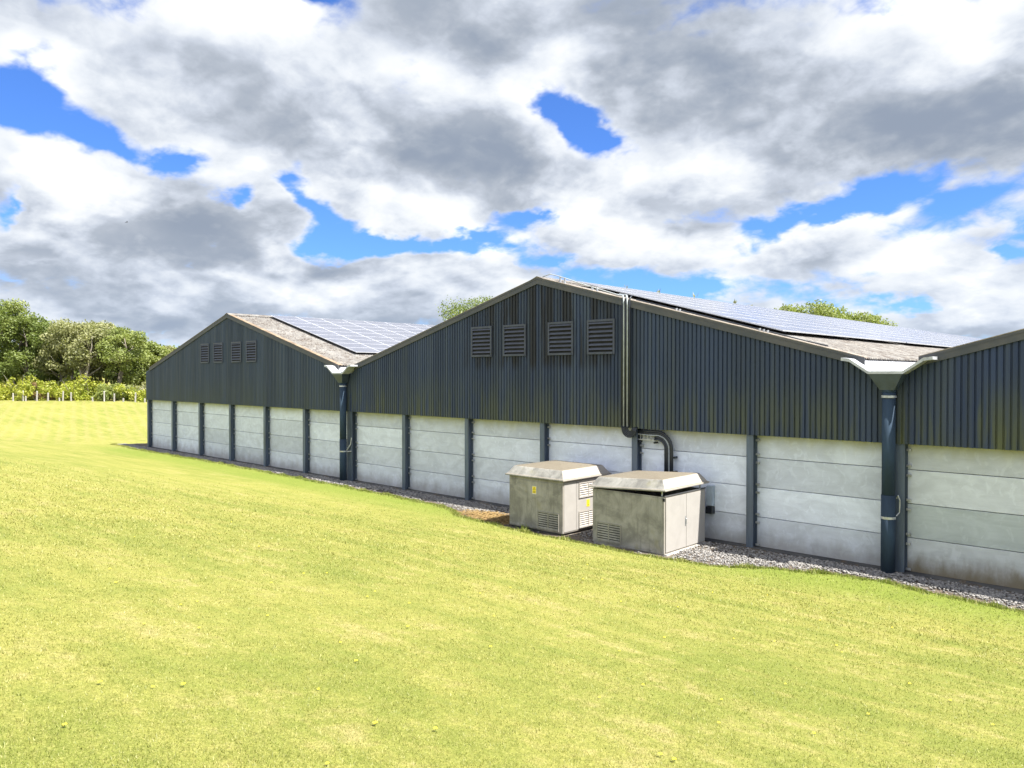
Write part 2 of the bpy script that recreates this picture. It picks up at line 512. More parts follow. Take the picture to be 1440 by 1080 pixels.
def roof_mat():
    m, t = material('fibre_cement_roof')
    o = t.pos()
    a = t.noise(o, 0.8, 5, 0.6)
    b = t.noise(o, 3.0, 6, 0.72)
    c = t.noise(o, 8.0, 5, 0.75)
    col = t.mix(t.rng(a, 0.3, 0.7), (0.118, 0.109, 0.099, 1), (0.172, 0.166, 0.156, 1))
    col = t.mix(t.rng(b, 0.48, 0.60, 0, 0.8), col, (0.060, 0.046, 0.038, 1))
    col = t.mix(t.rng(c, 0.52, 0.62, 0, 0.5), col, (0.30, 0.28, 0.24, 1))
    t.bsdf(col, 0.9, 0, t.bump(t.m('ADD', b, c), 0.25, 0.02), 0.2)
    return m


ROOF = roof_mat()


def solar_mat():
    m, t = material('solar_glass')
    o = t.obj()
    x, y, _ = t.sep(o)[:3]
    def lines(c, pitch, w):
        fr = t.m('FRACT', t.m('DIVIDE', t.m('ADD', c, 10.0 * pitch), pitch))
        return t.m('LESS_THAN', t.m('ABSOLUTE', t.m('SUBTRACT', fr, 0.5)), w)
    rnd = t.n('ShaderNodeObjectInfo').outputs['Random']
    g = t.m('MAXIMUM', lines(x, 0.156, 0.03), lines(y, 0.156, 0.03))
    cell = t.noise(t.vm('ADD', o, t.comb(t.m('MULTIPLY', rnd, 90), 0, 0)), 3.0, 4, 0.6)
    col = t.mix(t.rng(cell, .3, .7), (0.038, 0.043, 0.066, 1), (0.056, 0.062, 0.092, 1))
    col = t.mix(t.m('MULTIPLY', g, 0.10), col, (0.40, 0.42, 0.46, 1))
    dust = t.noise(t.pos(), 1.3, 5, 0.6)
    col = t.mix(t.rng(dust, 0.2, 0.8, 0.08, 0.20), col, (0.42, 0.42, 0.44, 1))
    t.bsdf(col, t.rng(dust, .3, .7, 0.12, 0.22), 0, None, 0.6)
    return m


SOLAR = solar_mat()
ALU = simple('aluminium_frame', (0.55, 0.56, 0.58), 0.55, 0.3, 0.1, 6)


def cabinet_mat(name, clean, stain, amount):
    """moulded glass-fibre, grown over with grey-green algae on its sunless side"""
    m, t = material(name)
    o = t.pos()
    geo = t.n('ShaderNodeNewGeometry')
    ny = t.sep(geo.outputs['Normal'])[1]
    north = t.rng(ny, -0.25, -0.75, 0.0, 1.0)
    nz = t.sep(geo.outputs['Normal'])[2]
    top = t.rng(nz, 0.80, 0.95, 0.0, 1.0)
    a = t.noise(o, 1.7, 6, 0.65, 0.6)
    dr = t.noise(t.map(o, sc=(7, 7, 0.8)), 1.0, 5, 0.65)
    sp = t.noise(o, 26.0, 5, 0.7)
    col = t.mix(t.rng(a, .3, .7), tuple(c * 0.90 for c in clean), clean)
    col = t.mix(t.rng(dr, .52, .75, 0, .22), col, tuple(c * 0.7 for c in clean))
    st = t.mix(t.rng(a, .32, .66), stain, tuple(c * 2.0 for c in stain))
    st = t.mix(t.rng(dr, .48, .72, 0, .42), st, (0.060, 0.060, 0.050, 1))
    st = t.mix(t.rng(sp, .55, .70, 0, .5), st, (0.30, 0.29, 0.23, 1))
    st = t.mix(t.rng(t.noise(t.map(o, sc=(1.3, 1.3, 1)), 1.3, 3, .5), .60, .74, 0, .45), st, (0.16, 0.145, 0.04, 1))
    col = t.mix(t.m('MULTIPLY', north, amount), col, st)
    lich = t.mix(t.rng(sp, .4, .62), (0.105, 0.086, 0.054, 1), (0.135, 0.118, 0.086, 1))
    lich = t.mix(t.rng(t.noise(o, 5.0, 6, .7), .5, .68, 0, .7), lich, (0.085, 0.066, 0.040, 1))
    col = t.mix(t.m('MULTIPLY', top, 0.85), col, lich)
    t.bsdf(col, 0.6, 0, t.bump(t.m('ADD', a, sp), 0.10, 0.01), 0.35)
    return m


CAB = cabinet_mat('cabinet_moulding', (0.290, 0.262, 0.230), (0.152, 0.147, 0.133), 0.95)
CABDOOR = cabinet_mat('cabinet_door_skin', (0.315, 0.297, 0.275), (0.105, 0.105, 0.088), 0.6)
CABSLAT = cabinet_mat('cabinet_louvre_slat', (0.36, 0.33, 0.30), (0.13, 0.128, 0.105), 0.9)


def grass_color(t, p):
    big = t.noise(t.map(p, sc=(1, 1, 0)), 0.16, 4, 0.55)
    mid = t.noise(t.map(p, sc=(1, 1, 0)), 0.9, 5, 0.6)
    sm = t.noise(t.map(p, sc=(1, 1, 0)), 4.5, 5, 0.65)
    streak = t.noise(t.map(p, rot=(0, 0, R(4)), sc=(0.10, 1.15, 0)), 1.5, 4, 0.6)
    g = (0.165, 0.188, 0.036, 1)
    y = (0.268, 0.254, 0.064, 1)
    s = (0.38, 0.305, 0.15, 1)
    f = t.m('ADD', t.m('MULTIPLY', big, 0.5), t.m('ADD', t.m('MULTIPLY', mid, 0.45), t.m('ADD', t.m('MULTIPLY', sm, 0.35), t.m('MULTIPLY', streak, 0.5))))
    c = t.mix(t.rng(f, 0.72, 1.0), g, y)
    c = t.mix(t.rng(t.m('ADD', t.m('MULTIPLY', sm, 0.5), t.m('ADD', t.m('MULTIPLY', mid, 0.6), t.m('MULTIPLY', streak, .35))), 0.74, 0.94, 0, 0.62), c, s)
    # lusher along the foot of the bank
    px, py, pz = t.sep(p)[:3]
    foot = t.m('MULTIPLY', t.rng(t.m('ADD', py, t.m('MULTIPLY', mid, 1.4)), -4.2, -1.6, 0.0, 0.75), t.rng(px, -58, -52))
    c = t.mix(foot, c, (0.135, 0.190, 0.024, 1))
    # mower lines on the rising field
    wx = t.m('ADD', t.m('MULTIPLY', py, 1.0), t.m('MULTIPLY', px, 0.30))
    ln = t.m('SINE', t.m('ADD', t.m('MULTIPLY', wx, 6.4), t.m('MULTIPLY', mid, 7.0)))
    far = t.rng(px, -54, -66, 0, 1)
    c = t.mix(t.m('MULTIPLY', far, t.rng(ln, -0.4, 1.0, 0, 0.38)), c, (0.31, 0.25, 0.11, 1))
    return c


def lawn_mat():
    m, t = material('mown_lawn')
    p = t.pos()
    c = grass_color(t, p)
    f1 = t.noise(t.map(p, sc=(1, 1, 0.3)), 22, 4, 0.7)
    f2 = t.noise(t.map(p, sc=(1, 1, 0.3)), 85, 4, 0.75)
    c = t.mix(t.rng(f1, 0.38, 0.62, 0.40, 0.0), c, (0.085, 0.100, 0.018, 1))
    c = t.mix(t.rng(f2, 0.40, 0.56, 0.50, 0.0), c, (0.070, 0.088, 0.015, 1))  # dark specks painted in to match the shadows among the grass blades
    c = t.mix(t.rng(f2, 0.53, 0.66, 0.0, 0.6), c, (0.30, 0.28, 0.11, 1))
    c = t.vm('SCALE', c, scale=0.97)
    t.bsdf(c, 0.9, 0, t.bump(t.m('ADD', f1, f2), 0.5, 0.03), 0.1)
    return m


LAWN = lawn_mat()


def leafy(name, colfn, trans=0.4, rough=0.6):
    m, t = material(name)
    c = colfn(t)
    a = t.n('ShaderNodeBsdfDiffuse')
    t.put(a.inputs[0], c)
    b = t.n('ShaderNodeBsdfTranslucent')
    t.put(b.inputs[0], t.mix(1.0, c, (1.1, 1.15, 0.7, 1), 'MULTIPLY'))
    g = t.n('ShaderNodeBsdfGlossy')
    g.inputs['Roughness'].default_value = 0.5
    t.put(g.inputs[0], (1, 1, 1, 1))
    mx = t.n('ShaderNodeMixShader')
    mx.inputs[0].default_value = trans
    t.link(a.outputs[0], mx.inputs[1])
    t.link(b.outputs[0], mx.inputs[2])
    mg = t.n('ShaderNodeMixShader')
    mg.inputs[0].default_value = 0.02
    t.link(mx.outputs[0], mg.inputs[1])
    t.link(g.outputs[0], mg.inputs[2])
    o = t.n('ShaderNodeOutputMaterial')
    t.link(mg.outputs[0], o.inputs[0])
    return m


def blade_col(t):
    c = grass_color(t, t.pos())
    r = t.n('ShaderNodeNewGeometry').outputs['Random Per Island']
    c = t.mix(t.rng(r, 0.5, 1.0, 0, 0.7), c, (0.42, 0.39, 0.15, 1))
    c = t.mix(t.rng(r, 0.35, 0.0, 0, 0.65), c, (0.098, 0.132, 0.018, 1))
    return c


BLADE = leafy('grass_blade', blade_col, 0.35)


def leaf_col(c0, c1, c2):
    def fn(t):
        r = t.n('ShaderNodeNewGeometry').outputs['Random Per Island']
        n = t.noise(t.pos(), 0.45, 3, 0.5)
        c = t.mix(t.rng(n, 0.32, 0.68), c0, c1)
        return t.mix(t.rng(r, 0.45, 1.0, 0, 0.7), c, c2)
    return fn


LEAF_DARK = leafy('dark_leaves', leaf_col((0.105, 0.145, 0.032), (0.155, 0.195, 0.046), (0.215, 0.250, 0.080)), 0.42)
LEAF_MID = leafy('mid_green_leaves', leaf_col((0.155, 0.195, 0.046), (0.215, 0.250, 0.065), (0.285, 0.305, 0.110)), 0.42)
LEAF_GREY = leafy('grey_green_leaves', leaf_col((0.190, 0.205, 0.080), (0.250, 0.255, 0.110), (0.33, 0.32, 0.165)), 0.42)
LEAF_LIME = leafy('lime_shrub_leaves', leaf_col((0.220, 0.270, 0.030), (0.320, 0.335, 0.040), (0.42, 0.40, 0.075)), 0.4)
LEAF_RUST = leafy('rusty_leaves', leaf_col((0.15, 0.10, 0.045), (0.19, 0.12, 0.055), (0.22, 0.17, 0.07)), 0.3)


def gravel_mat(name, island):
    m, t = material(name)
    p = t.pos()
    if island:
        r = t.n('ShaderNodeNewGeometry').outputs['Random Per Island']
        ramp = t.n('ShaderNodeValToRGB')
        t.put(ramp.inputs[0], r)
        e = ramp.color_ramp.elements
        e[0].color = (0.10, 0.098, 0.095, 1)
        e[1].color = (0.30, 0.285, 0.265, 1)
        k = e.new(0.5); k.color = (0.17, 0.162, 0.154, 1)
        k = e.new(0.8); k.color = (0.235, 0.22, 0.20, 1)
        c = t.mix(t.rng(t.noise(p, 30, 3), .4, .7, 0, .4), ramp.outputs[0], (0.2, 0.19, 0.18, 1))
        t.bsdf(c, 0.85, 0, None, 0.3)
    else:
        a = t.noise(p, 2.2, 6, 0.65)
        b = t.noise(p, 30, 4, 0.7)
        c = t.mix(t.rng(b, .35, .65), (0.055, 0.042, 0.030, 1), (0.14, 0.115, 0.090, 1))
        c = t.mix(t.rng(a, .48, .68, 0, .8), c, (0.19, 0.175, 0.155, 1))
        t.bsdf(c, 0.95, 0, t.bump(b, 0.6, 0.02), 0.15)
    return m


GRAVEL = gravel_mat('limestone_chips', True)
SOIL = gravel_mat('dirty_gravel_bed', False)
STRAW = simple('dead_grass_mat', (0.26, 0.175, 0.08), 0.95, 0, 0.45, 14, (1, 1, 1), 0.5, 0.1, second=(0.20, 0.14, 0.055))

# ------------------------------------------------------------------ the ground
def sst(a, b, x):
    t = np.clip((x - a) / (b - a), 0, 1)
    return t * t * (3 - 2 * t)


EDGE_X = np.array([-400, -57.5, -51.4, -41.7, -28.5, -22.4, -20.5, -19.2, -16.9, -14.0, -11.2, -9.7, -8.4, -6.9, -5.9, -3.1, -1.0, 6, 20, 400])
EDGE_Y = np.array([-1.1, -1.10, -1.42, -1.28, -1.55, -1.75, -2.10, -2.75, -3.12, -3.22, -3.18, -3.05, -2.05, -1.62, -1.52, -1.95, -2.10, -2.2, -2.2, -2.2])


def edge_y(x):
    return np.interp(x, EDGE_X, EDGE_Y) + 0.05 * np.sin(x * 1.7) + 0.03 * np.sin(x * 4.3 + 1)


def ground_z(x, y):
    x = np.asarray(x, float)
    y = np.asarray(y, float)
    s = np.clip(edge_y(x) - y, 0, None)
    s2 = np.clip(-2.2 - y, 0, None)
    s2 = np.where(s2 < 22, s2, 22 + 6 * (1 - np.exp(-(s2 - 22) / 6)))
    bank = 0.207 * (np.sqrt(s2 * s2 + 2.5 ** 2) - 2.5) * sst(0.0, 0.6, s)
    fade = sst(-48, -80, x)
    lip = 0.075 * sst(0.0, 0.16, s)
    lip = np.where(x < -56.5, 0.075, lip)
    rise = 1.75 * sst(-60, -100, x)
    und = 0.05 * np.sin(x * 0.21 + 0.5) * np.sin(y * 0.33) * sst(2, 7, s)
    return lip + bank * (1 - 0.68 * fade) + rise + und


def grid_axis(parts):
    a = []
    for lo, hi, st in parts:
        a += list(np.arange(lo, hi, st))
    a.append(parts[-1][1])
    return np.array(a)


GX = grid_axis([(-1500, -400, 100), (-400, -120, 10), (-120, -60, 1.5), (-60, 8, 0.5), (8, 40, 2), (40, 400, 20), (400, 1500, 110)])
GY = grid_axis([(-1500, -200, 100), (-200, -50, 10), (-50, -22, 1.5), (-22, -4, 0.45), (-4, -0.8, 0.08), (-0.8, 30, 1.4), (30, 150, 5), (150, 400, 25), (400, 1500, 110)])
gx, gy = np.meshgrid(GX, GY)
gz = ground_z(gx, gy)
V = np.stack([gx.ravel(), gy.ravel(), gz.ravel()], 1)
nx_, ny_ = len(GX), len(GY)
ii, jj = np.meshgrid(np.arange(nx_ - 1), np.arange(ny_ - 1))
k = (jj * nx_ + ii).ravel()
F = np.stack([k, k + 1, k + 1 + nx_, k + nx_], 1)
tag(link_mesh('lawn', V, F, LAWN, None, True), kind='structure')

# strip of gravel along the foot of the barns
sx = np.arange(-57.4, 20.01, 0.4)
rows = np.linspace(0, 1, 9)
V = []
for x in sx:
    ye = float(edge_y(x)) - 0.12
    for r in rows:
        y = 0.30 + (ye - 0.30) * r
        if x < -55.0:
            y = ye * r + 3.5 * (1 - r) * 0.8
        V.append((x, y, 0.03 + 0.015 * math.sin(x * 2.3 + y * 3.1)))
F = [(i * 9 + j, (i + 1) * 9 + j, (i + 1) * 9 + j + 1, i * 9 + j + 1)[::-1] for i in range(len(sx) - 1) for j in range(8)]
tag(link_mesh('gravel_bed', V, F, SOIL, None, True), kind='structure')


def stones():
    # limestone chips: low lumps, coarser with distance from the camera
    t = (1 + 5 ** .5) / 2
    ico = np.array([(-1, t, 0), (1, t, 0), (-1, -t, 0), (1, -t, 0), (0, -1, t), (0, 1, t), (0, -1, -t), (0, 1, -t), (t, 0, -1), (t, 0, 1), (-t, 0, -1), (-t, 0, 1)]) / 1.9
    fac = np.array([(0, 11, 5), (0, 5, 1), (0, 1, 7), (0, 7, 10), (0, 10, 11), (1, 5, 9), (5, 11, 4), (11, 10, 2), (10, 7, 6), (7, 1, 8), (3, 9, 4), (3, 4, 2), (3, 2, 6), (3, 6, 8), (3, 8, 9), (4, 9, 5), (2, 4, 11), (6, 2, 10), (8, 6, 7), (9, 8, 1)])
    n = 36000
    x = np.concatenate([RNG.uniform(-24, 8, n * 2 // 3), RNG.uniform(-57, -24, n // 3)])
    ye = edge_y(x)
    u = RNG.beta(1.5, 1.6, len(x))
    y = -0.42 + (ye + 0.03 + 0.42) * u
    # bare soil shows in patches, more of it towards the lawn; pads by the cabinets are thickly covered
    patch = np.sin(x * 0.9) * np.sin(x * 0.37 + 2) + 0.6 * np.sin(x * 2.1 + y * 3)
    pad = (x > -10.9) & (x < -8.2) & (y < -1.0)
    keep = (RNG.uniform(0, 1, len(x)) < np.clip(1.25 - u * 1.15 + 0.3 * patch, 0.06, 1)) | pad
    keep &= ~((x > -17.05) & (x < -14.7) & (y < -0.5) & (y > -2.9)) & ~((x > -13.7) & (x < -11.15) & (y < -0.5) & (y > -2.9))
    x, y = x[keep], y[keep]
    m = len(x)
    r = RNG.uniform(0.013, 0.034, m) * np.where(x < -24, 1.35, 1.0)
    sc = np.stack([r * RNG.uniform(.8, 1.4, m), r * RNG.uniform(.8, 1.4, m), r * RNG.uniform(.5, .9, m)], 1)
    a = RNG.uniform(0, 6.283, m)
    jit = RNG.uniform(.75, 1.25, (m, 12, 1))
    P = ico[None] * jit * sc[:, None]
    c, s = np.cos(a)[:, None], np.sin(a)[:, None]
    X = P[..., 0] * c - P[..., 1] * s + x[:, None]
    Y = P[..., 0] * s + P[..., 1] * c + y[:, None]
    Z = P[..., 2] + 0.045 + 0.02 * RNG.uniform(0, 1, (m, 1))
    V = np.stack([X, Y, Z], -1).reshape(-1, 3)
    F = (fac[None] + (np.arange(m) * 12)[:, None, None]).reshape(-1, 3)
    tag(link_mesh('gravel', V, F, GRAVEL), kind='stuff')


stones()


def dead_patch():
    # mat of raked dead grass on the gravel left of the cabinets
    V, F = [], []
    n = 5200
    for i in range(n):
        u, v = RNG.normal(0, .42), RNG.normal(0, .40)
        if u * u + v * v > 1.1:
            continue
        x, y = -18.3 + u * 2.0, -2.22 + v * 0.85
        if y > -1.45 or x > -17.1:
            continue
        a = RNG.uniform(0, 6.28)
        l = RNG.uniform(.05, .14)
        dx, dy = math.cos(a) * l, math.sin(a) * l
        z = 0.05 + RNG.uniform(0, .07) * (1 - u * u * .6)
        k = len(V)
        V += [(x - dx, y - dy, z), (x + dx, y + dy, z + RNG.uniform(-.01, .04)), (x + dy * .12, y - dx * .12, z + .015)]
        F.append((k, k + 1, k + 2))
    tag(link_mesh('dead_grass', V, F, STRAW), kind='stuff')


dead_patch()


def grass():
    hd = R(90 + 43.41)
    n = 850000
    # even density on the picture's scale: thinner and broader with distance
    r = np.exp(RNG.uniform(math.log(2.0), math.log(34.0), n))
    th = hd + RNG.uniform(-R(52), R(52), n)
    x = CAM[0] + r * np.cos(th)
    y = CAM[1] + r * np.sin(th)
    tuft = np.sin(x * 5.1 + np.sin(y * 3.3) * 2) * np.sin(y * 4.7 + np.sin(x * 2.9) * 2)
    thin = 1 - 0.85 * sst(15, 33, r)
    ok = (RNG.uniform(0, 1, n) < thin) & (y < edge_y(x) - 0.02) & (RNG.uniform(-1.6, 1, n) < tuft + 0.5)
    # a longer fringe where the mower does not reach the gravel
    m2 = 60000
    x2 = RNG.uniform(-57, 6, m2)
    y2 = edge_y(x2) + 0.05 + 0.07 * np.sin(x2 * 3.7) * np.sin(x2 * 9.1) - np.abs(RNG.normal(0, 0.15, m2))
    x = np.concatenate([x[ok], x2])
    y = np.concatenate([y[ok], y2])
    r = np.hypot(x - CAM[0], y - CAM[1])
    m = len(x)
    fringe = np.zeros(m, bool)
    fringe[-m2:] = True
    z = ground_z(x, y) - 0.004
    L = RNG.uniform(0.012, 0.030, m) * np.clip(r / 9, 1, 1.7)
    L = np.where(fringe, RNG.uniform(0.03, 0.10, m) * (1 + 0.9 * np.clip(np.sin(x * 2.3) * np.sin(x * 5.9 + 1), 0, 1)), L)
    W = RNG.uniform(0.0016, 0.0034, m) * np.clip(r / 4.5, 1, 7)
    W = np.where(fringe, np.clip(W, 0.006, 0.016), W)
    a = RNG.uniform(0, 6.283, m)
    lean = RNG.uniform(0.25, 1.25, m)
    lean = np.where(fringe, RNG.uniform(0.1, 0.8, m), lean)
    dx, dy = np.cos(a), np.sin(a)
    b = RNG.uniform(0, 6.283, m)
    wx, wy = np.cos(b) * W, np.sin(b) * W
    tx, ty, tz = dx * np.sin(lean) * L, dy * np.sin(lean) * L, np.cos(lean) * L
    V = np.empty((m, 3, 3))
    V[:, 0] = np.stack([x - wx, y - wy, z], 1)
    V[:, 1] = np.stack([x + wx, y + wy, z], 1)
    V[:, 2] = np.stack([x + tx, y + ty, z + tz], 1)
    F = np.arange(m * 3).reshape(m, 3)
    tag(link_mesh('grass', V.reshape(-1, 3), F, BLADE), kind='stuff')


grass()

# ------------------------------------------------------------------ the three barns
HALF = 11.83
RIDGE_Z = 8.37
SLOPE = 0.27
DEPTH = 74.0
CLAD_Z = 3.26
CLAD_Y = -0.33
RIB = 0.1434
BAY = 3.943


def rake_z(dx):
    return RIDGE_Z - SLOPE * abs(dx)


def rib_profile(x0, x1):
    """box-profile sheeting: wide pans with narrow dark grooves, as (x, y)"""
    pts = []
    n = int(round((x1 - x0) / RIB))
    p = (x1 - x0) / n
    for i in range(n):
        a = x0 + i * p
        pts += [(a, 0.0), (a + p * 0.64, 0.0), (a + p * 0.72, 0.042), (a + p * 0.90, 0.042)]
    pts.append((x1, 0.0))
    return pts


def valley(xr, x):
    return not (xr < -40 and x < xr) and not (xr > 0 and x > xr)


def gable(root, xr, mat):
    b = MB()
    pts = rib_profile(xr - HALF, xr + HALF)
    # break the strip at the ridge so the peak stays sharp
    vs, fs = [], []
    for x, y in pts:
        dv = HALF - abs(x - xr) + 0.06
        vs += [(x, CLAD_Y + y, CLAD_Z), (x, CLAD_Y + y, min(rake_z(x - xr) - 0.03, 5.03 + max(0.0, dv - 0.42) * 0.68 if valley(xr, x) else 99))]
    for i in range(len(pts) - 1):
        fs.append((2 * i, 2 * i + 2, 2 * i + 3, 2 * i + 1))
    b.add(vs, fs)
    o = b.build('gable_cladding', mat, root)
    return o


def roof_slope(root, xr, side):
    # corrugated sheets, the waves running down the slope; ends short of the valley gutter
    n = int(DEPTH / 0.146) * 4
    ys = np.linspace(CLAD_Y - 0.05, DEPTH, n)
    w = 0.026 * np.cos(ys / 0.146 * 2 * np.pi)
    st = np.array([0.0, 11.05])
    V = []
    for d in st:
        x = np.full(n, xr + side * d)
        V.append(np.stack([x, ys, RIDGE_Z - SLOPE * d + 0.035 + w], 1))
    for d in st[::-1]:
        x = np.full(n, xr + side * d)
        V.append(np.stack([x, ys, RIDGE_Z - SLOPE * d + 0.022 + w], 1))
    V = np.concatenate(V)
    i = np.arange(n - 1)
    fs = []
    for a, c in ((0, 1), (1, 2), (2, 3)):
        q = np.stack([a * n + i, a * n + i + 1, c * n + i + 1, c * n + i], 1)
        fs.append(q if side < 0 else q[:, ::-1])
    link_mesh('roof', V, np.concatenate(fs), ROOF, root)


def barge(root, xr, side, m, mtop):
    # flashing down the rake; its upper face is the bare edge trim
    def pt(d, off):
        return (xr + side * d, rake_z(d) + off)
    d1 = 11.2
    b = MB()
    b.prism([pt(0, -0.15), pt(0, 0.075), pt(d1, 0.075), pt(d1, -0.15)], 'y', CLAD_Y - 0.045, CLAD_Y - 0.015)
    o = b.build('barge_board', m, root)
    b = MB()
    b.prism([pt(0, 0.078), pt(0, 0.098), pt(d1, 0.098), pt(d1, 0.078)], 'y', CLAD_Y - 0.05, CLAD_Y + 0.20)
    b.build('edge_trim', mtop, o)
    return o


def column(root, x0, w, zb=0.02):
    y0, y1 = -0.27, -0.012
    b = MB()
    b.box(x0, x0 + w, y0, y0 + 0.018, zb, CLAD_Z + 0.6)
    b.box(x0 + w / 2 - 0.009, x0 + w / 2 + 0.009, y0 + 0.018, y1 - 0.016, zb, CLAD_Z + 0.6)
    b.box(x0, x0 + w, y1 - 0.016, y1, zb, CLAD_Z + 0.6)
    o = b.build('column', STEEL, root)
    for z in (0.10, 0.74, 0.98, 1.60, 1.84, 2.46, 2.70, 3.10):
        c = MB()
        c.box(x0 + w - 0.02, x0 + w + 0.085, y1 - 0.065, y1 - 0.018, z - 0.028, z + 0.028)
        c.tube([(x0 + w + 0.03, y1 - 0.052, z), (x0 + w + 0.03, y1 - 0.085, z)], 0.014, 6)
        c.build('clip', GALV, o)
    return o


def vent(root, xr, a, b_):
    z0, z1 = 5.66, 6.82
    y = CLAD_Y
    x0, x1 = xr + a, xr + b_
    b = MB()
    fw = 0.075
    b.box(x0, x0 + fw, y - 0.045, y - 0.004, z0, z1)
    b.box(x1 - fw, x1, y - 0.045, y - 0.004, z0, z1)
    b.box(x0 + fw, x1 - fw, y - 0.045, y - 0.004, z1 - fw, z1)
    b.box(x0 + fw, x1 - fw, y - 0.060, y - 0.004, z0, z0 + fw)
    n = 7
    h = (z1 - z0 - 2 * fw) / n
    for i in range(n):
        zt = z0 + fw + (i + 0.98) * h
        zb = zt - h * 0.50
        b.hexa([(x0 + fw, y - 0.058, zb), (x1 - fw, y - 0.058, zb), (x1 - fw, y - 0.050, zb), (x0 + fw, y - 0.050, zb),
                (x0 + fw, y - 0.014, zt), (x1 - fw, y - 0.014, zt), (x1 - fw, y - 0.006, zt), (x0 + fw, y - 0.006, zt)])
    o = b.build('louvre_vent', VENT, root)
    q = MB()
    q.box(x0 + 0.02, x1 - 0.02, y - 0.0035, y + 0.02, z0 + 0.02, z1 - 0.02)
    q.build('backing', BLACK, o)


def barn(xr, label, ci, rusty, first_x, vents=True):
    root = empty('barn', (xr, 0, 0), label, 'barn')
    gable(root, xr, CLAD[ci])
    for s in (-1, 1):
        roof_slope(root, xr, s)
        barge(root, xr, s, BARGE, RUSTY if rusty else BARGE_TOP)
    rc = MB()
    rc.prism([(xr - 0.32, RIDGE_Z - 0.02), (xr, RIDGE_Z + 0.10), (xr + 0.32, RIDGE_Z - 0.02), (xr + 0.32, RIDGE_Z + 0.005), (xr, RIDGE_Z + 0.125), (xr - 0.32, RIDGE_Z + 0.005)], 'y', CLAD_Y - 0.06, DEPTH)
    rc.build('ridge_cap', ROOF, root)
    if vents:
        for a, b in ((-3.42, -2.30), (-1.70, -0.55), (0.50, 1.64), (2.24, 3.38)):
            vent(root, xr, a, b)
    # steel posts, and four courses of precast panels between them
    cols = [first_x + BAY * i for i in range(7 if ci < 2 else 6)]
    for i, x in enumerate(cols[:-1] if ci < 2 else cols):
        if ci > 0 and i == 0:
            column(root, x - 0.16, 0.42)
        else:
            column(root, x, 0.21)
    ends = cols + ([first_x + BAY * 7] if False else [])
    right = xr + HALF
    bays = [(cols[i] + 0.10, cols[i + 1] + 0.10) for i in range(len(cols) - 1)]
    if ci == 2:
        bays.append((cols[-1] + 0.10, right))
    for i, (a, b) in enumerate(bays):
        for j in range(4):
            p = MB()
            zlo = 0.035 + j * 0.855
            dy = 0.006 * ((i * 7 + j * 3) % 3)
            p.box(a + 0.004, b - 0.004, 0.0 + dy, 0.15 + dy, zlo + 0.008, zlo + 0.847)
            old = (ci == 2)
            o = p.build('concrete_panel', (CONCRETE_DAMP if j == 1 and i == 0 else CONCRETE_OLD) if old else CONCRETE, root, bevel=0.008)
    # dark footing proud of the wall
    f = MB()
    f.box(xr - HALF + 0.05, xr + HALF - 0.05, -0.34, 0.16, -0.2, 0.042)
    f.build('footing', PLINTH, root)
    # flanks and far gable, hidden from the lawn
    for s in ((-1,) if ci == 0 else ()) + ((1,) if ci == 2 else ()):
        w = MB()
        x = xr + s * (HALF - 0.06)
        zt = rake_z(HALF - 0.06) - 0.02
        vs, fs = [], []
        pts = rib_profile(CLAD_Y + 0.03, DEPTH - 0.1)
        for yy, q in pts:
            vs += [(x - s * q, yy, CLAD_Z), (x - s * q, yy, zt)]
        for i in range(len(pts) - 1):
            fs.append((2 * i, 2 * i + 1, 2 * i + 3, 2 * i + 2))
        w.add(vs, fs)
        w.build('side_cladding', CLAD[ci], root)
        w = MB()
        w.box(min(x - s * 0.3, x - s * 0.45), max(x - s * 0.3, x - s * 0.45), 0.2, DEPTH - 0.1, 0.0, CLAD_Z + 0.3)
        w.build('side_wall', CONCRETE, root)
    w = MB()
    w.prism([(xr - HALF, 0), (xr + HALF, 0), (xr + HALF, rake_z(HALF) - 0.03), (xr, RIDGE_Z - 0.03), (xr - HALF, rake_z(HALF) - 0.03)], 'y', DEPTH - 0.09, DEPTH - 0.05)
    w.build('far_gable', CLAD[ci], root)
    return root


XR = (-41.66, -18.0, 5.66)
barn(XR[0], 'farthest dark slate barn with rust-brown roof edge and a plain unstreaked gable', 0, True, -53.50)
barn(XR[1], 'middle dark slate barn with black-streaked gable and cables running down its front', 1, False, -29.78)
barn(XR[2], 'nearest dark slate barn, cut off by the picture edge, with yellow-green algae on cladding', 2, False, -6.12, vents=True)


